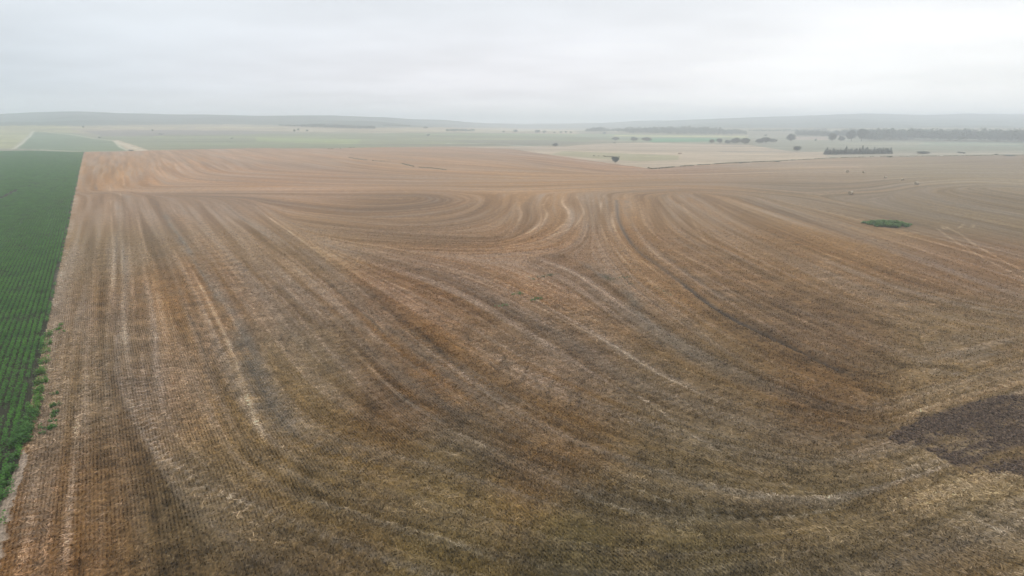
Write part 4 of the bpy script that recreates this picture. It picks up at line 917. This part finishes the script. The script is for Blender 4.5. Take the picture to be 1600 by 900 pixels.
def conifer(name, seed, h=8.0, w=3.6):
    rng = np.random.RandomState(seed); root = empty(name, (0, 0, 0)); V = []; Fq = []; tube(V, Fq, (0, 0, -.3), (0, 0, h * .97), h * .022, h * .004); mesh_obj("trunk", V, Fq, BARK.m, root)
    n = 2400; t = rng.rand(n) ** 1.35; lay = np.floor(t * 13) / 13; t2 = lay + (t - lay) * 0.7; a = rng.rand(n) * 6.283
    wob = 0.8 + 0.35 * vnoise(a * 1.3, lay * 20, seed); r = (w / 2) * (1 - t2) ** 0.85 * wob * (0.35 + 0.65 * rng.rand(n) ** .5)
    P = np.stack([np.cos(a) * r, np.sin(a) * r, h * (.04 + .95 * t2) - r * .25], 1); Vv, Ff = leaf_quads(P, 0.36 * (.6 + .8 * rng.rand(n)) * (1.1 - .6 * t2), -0.25, rng, a, 1.7); mesh_obj("crown", Vv, Ff, CONE_LEAF, root)
    return root
def place(proto, u_, v_, wpx, hpx, ph, pw, rz=0, first=False):
    o = proto if first else copy_tree(proto)
    g = ground_pt(u_, v_); d = g.y * CT + (H - g.z) * ST
    o.location = g - Vector((0, 0, .1)); sx = wpx * d / F / pw; sz = hpx * d / F / ph; o.scale = (sx, sx, sz); o.rotation_euler = (0, 0, rz); return o
protos = [broadleaf("broadleaf_tree", 41, 10, 10), broadleaf("broadleaf_tree", 42, 10, 10, TREE_LEAF2, 2600, .06), broadleaf("broadleaf_tree", 43, 10, 10, TREE_LEAF, 2600, .14), broadleaf("shrub", 44, 10, 10, TREE_LEAF2, 1800, .0, True)]
used = [False] * 4
TREES = [  # pixel x, base y, width, height, kind, label, group
 (961,255.3,12.5,11.5,2,'lone round dark tree at the near edge of the tan pasture','tree'),
 (868,229,10,6,0,'single bushy tree on the grey green field left of the cattle','tree'),
 (962,219.5,11,6,1,'hazy round tree left of the pair beyond the pasture','tree'),
 (990,220.8,12,7.5,0,'hazy wide tree, left one of the pair beyond the pasture','tree'),
 (1010,221,15,7,1,'hazy spreading tree, right one of the pair beyond the pasture','tree'),
 (1112,224,9,7,1,'pale small tree at the left end of the hazy tree clump','tree'),
 (1124,224.5,10,8.5,2,'round dark tree second from the left in the hazy clump','tree'),
 (1137,225,11,7,0,'low tree between the round tree and the tallest one of the hazy clump','tree'),
 (1150,225.5,15,11.5,0,'tallest tree of the hazy clump beyond the pasture','tree'),
 (1164,225.8,16,11,1,'broad tree right of the tallest one in the hazy clump','tree'),
 (1186,224.5,14,8.5,0,'sloping tree left in the second hazy clump','tree'),
 (1196,224,15,10,2,'tallest tree of the second hazy clump','tree'),
 (1206,223,11,7,1,'low tree at the right end of the second hazy clump','tree'),
 (1213,221,4.5,3.5,3,'tiny shrub right of the second hazy clump','shrub'),
 (1196,213,5,3,3,'faint small shrub on the slope above the second hazy clump','shrub'),
 (1236,221.5,14.5,13.5,0,'isolated tall rounded hazy tree left of the conifer row','tree'),
 (1245,236,12.5,8.5,1,'dark pointed tree on the strip left of the conifer row','tree'),
 (1274,220.5,4,4,3,'tiny dark shrub above the left end of the conifer row','shrub'),
 (1300,221,13,14,1,'hazy tree at the left end of the distant wood','tree'),
 (1330,220.5,15,19,0,'tall hazy tree rising in front of the distant wood','tree'),
 (1346,220.5,16,20,2,'tallest hazy tree next to the gap in the distant wood','tree'),
 (1314,221,10,9,0,'low hazy tree between the end tree and the tall ones of the wood','tree'),
 (1443,240,25,4,3,'low wide dark shrub right of the conifer row','shrub'),
 (1500,239.5,9,3,3,'faint small shrub on the green strip at the right','shrub'),
 (1506,240,6,2.5,3,'smaller faint shrub beside the one on the green strip','shrub'),
 (1556,242.5,6,2.5,3,'faint shrub at the field boundary near the right edge','shrub'),
 (1578,244,18,2.4,3,'flat dark shrub at the field boundary, rightmost one','shrub'),
 (1390,246,9,2,3,'flat shrub on the boundary below the conifer row','shrub'),
 (130,199.5,3.5,3,0,'tiny far tree below the highest left hill','tree'),
 (238,205,3.5,3.5,0,'tiny dark tree on the tan band at the left','tree'),
 (156,215.5,7,2,3,'low shrub on the plum grey strip at the left','shrub'),
 (252,210.5,8,2.2,3,'low shrub right of the tiny dark tree on the tan band','shrub'),
 (362,217,6,2,3,'low shrub alone on the green field at left','shrub'),
 (460,206,4,4.5,0,'left one of the three small trees below the long wood','tree'),
 (466,204.5,4.5,4,1,'middle one of the three small trees below the long wood','tree'),
 (480,206,4,4,2,'right one of the three small trees below the long wood','tree'),
 (665,201,7,3.5,1,'pale faint tree between the long wood and the short wood','tree'),
 (669,212.5,7,3.2,3,'dark shrub on the grey green strip below the short wood','shrub'),
 (205,236,8.5,2.4,3,'dark brownish shrub at the far edge beside the pale track','shrub'),
 (805,207,8,5,0,'leftmost faint tree of the scattered far row','tree'),(840,208,9,5.5,1,'widest faint tree in the scattered far row','tree'),(851,208,7,4.5,0,'faint tree right next to the widest of the scattered far row','tree'),
 (866,208,5,2.5,3,'faint low shrub in the scattered far row','shrub'),(876,208,5,3.5,0,'faint tree with the low shrub on its left in the scattered far row','tree'),(884,208,5,3.5,2,'second to last faint tree of the scattered far row','tree'),(892,208,4,3,1,'rightmost faint tree of the scattered far row','tree'),
 (787,207,5,3,1,'faint tree standing alone left of the scattered far row','tree'),(944,210.5,5,5,0,'small tree at the foot of the pale clump','tree'),
 (960,224,5,1.8,3,'tiny shrub on the top edge of the tan pasture','shrub'),
 (1214,253,9,2.2,3,'flat shrub in the grass strip below the pasture','shrub'),(1157,255.5,6,2.6,3,'small shrub in the grass strip between pasture and stubble','shrub'),
]
for i, (u_, v_, wp, hp, k, lb, ct) in enumerate(TREES):
    o = place(protos[k], u_, v_, wp, hp, 10, 10, i * 1.7, not used[k]); used[k] = True
    tag(o, lb, ct, 'trees scattered over the far country' if ct == 'tree' else 'shrubs scattered over the far country')
    if ct == 'shrub' and not o.name.startswith('shrub'): o.name = 'shrub'
cons = [conifer("conifer", 51), conifer("conifer", 52), conifer("conifer", 53)]
rr_ = random.Random(4); k = 0
for i in range(38):
    u_ = 1290 + i * 2.72 + rr_.uniform(-1, 1); v_ = 241.6 - i * 0.04 - (0 if i % 2 else 0.7); h_ = rr_.uniform(7.5, 10.5) * (1.35 if i in (1, 12, 21, 24) else 1.0) * (.8 if 7 < i < 11 else 1)
    o = place(cons[k % 3], u_, v_, rr_.uniform(5.0, 6.8), h_, 8, 3.6, rr_.uniform(0, 6), k < 3); k += 1
    tag(o, 'dark conifer in the dense row planted beyond the stubble', 'conifer', 'conifers of the dense planted row')

# far woods: masses of crowns no one could count
def wood(px, rows, depth, hpx, wm, label, seed, mat=TREE_LEAF, per=260):
    """px: [(u, base v, height px)]"""
    rng = np.random.RandomState(seed); P = []; S = []; us = np.array([p[0] for p in px], float)
    n = int((us[-1] - us[0]) / hpx); base = [ground_pt(p[0], p[1]) for p in px]
    bx = np.array([b.x for b in base]); by = np.array([b.y for b in base])
    for r in range(rows):
        for q in np.linspace(us[0], us[-1], n):
            q = q + rng.randn() * hpx * .3; x_ = np.interp(q, us, bx); y_ = np.interp(q, us, by) + r * depth / rows + rng.rand() * depth / rows
            x_ *= y_ / np.interp(q, us, by)
            h = np.interp(q, us, [p[2] for p in px]) * (np.interp(q, us, by)) / F * (0.62 + 0.42 * rng.rand()) ; z_ = float(terrain(x_, y_)); w = wm * h * (0.8 + .5 * rng.rand())
            c = crown_points(rng, x_, y_, z_ + h * .54, w / 2, h * .5, per, 7); P.append(c); S.append(np.full(len(c), .085 * math.sqrt(w * h)))
    P = np.vstack(P); S = np.concatenate(S); V, Fq = leaf_quads(P, S * (0.6 + .8 * rng.rand(len(P))), 0, rng); o = mesh_obj("wood", V, Fq, mat); tag(o, label, 'wood', kind='stuff')
wood([(1352,220,17),(1400,220,18),(1430,220,20),(1450,220,18),(1480,221,19),(1540,222,19),(1600,223,20),(1720,224,22)], 4, 120, 5.5, .9, 'long hazy wood across the far right', 61)
wood([(1245,213,9),(1290,214,10),(1330,214,11),(1380,214,12)], 3, 80, 4, 1.0, 'pale wood behind the left end of the long hazy wood', 62)
wood([(950,205,4),(985,209,8),(1030,210,10),(1100,211,10),(1150,211,8),(1166,211,4)], 4, 160, 3.6, 1.0, 'wide pale blue wood on the slope right of centre', 63)
wood([(1170,206,3),(1230,206,4),(1290,206,4)], 2, 60, 3, 1.1, 'thin faint wood line above the isolated hazy tree', 64)
wood([(916,206,4),(925,206.5,8),(940,206.5,8),(950,206,5)], 3, 80, 3, 1.0, 'pale clump of far trees left of the wide blue wood', 65)
wood([(436,197,2),(470,199,4),(500,200,5),(560,202,5),(585,202,5)], 3, 60, 2.4, 1.1, 'long dark wood below the left hills', 66)
wood([(698,206,4),(715,206,5),(740,206,5)], 2, 50, 2.6, 1.1, 'short wood standing right of the long dark wood', 67)
wood([(600,197,2),(640,198,2)], 2, 40, 2, 1.1, 'thin faint wood strip between the two left woods', 68)
wood([(1060,186.5,1.2),(1100,186.6,1.3)], 1, 40, 1.6, 1.1, 'far off wood dots on the right ridge', 69, per=90) if False else None
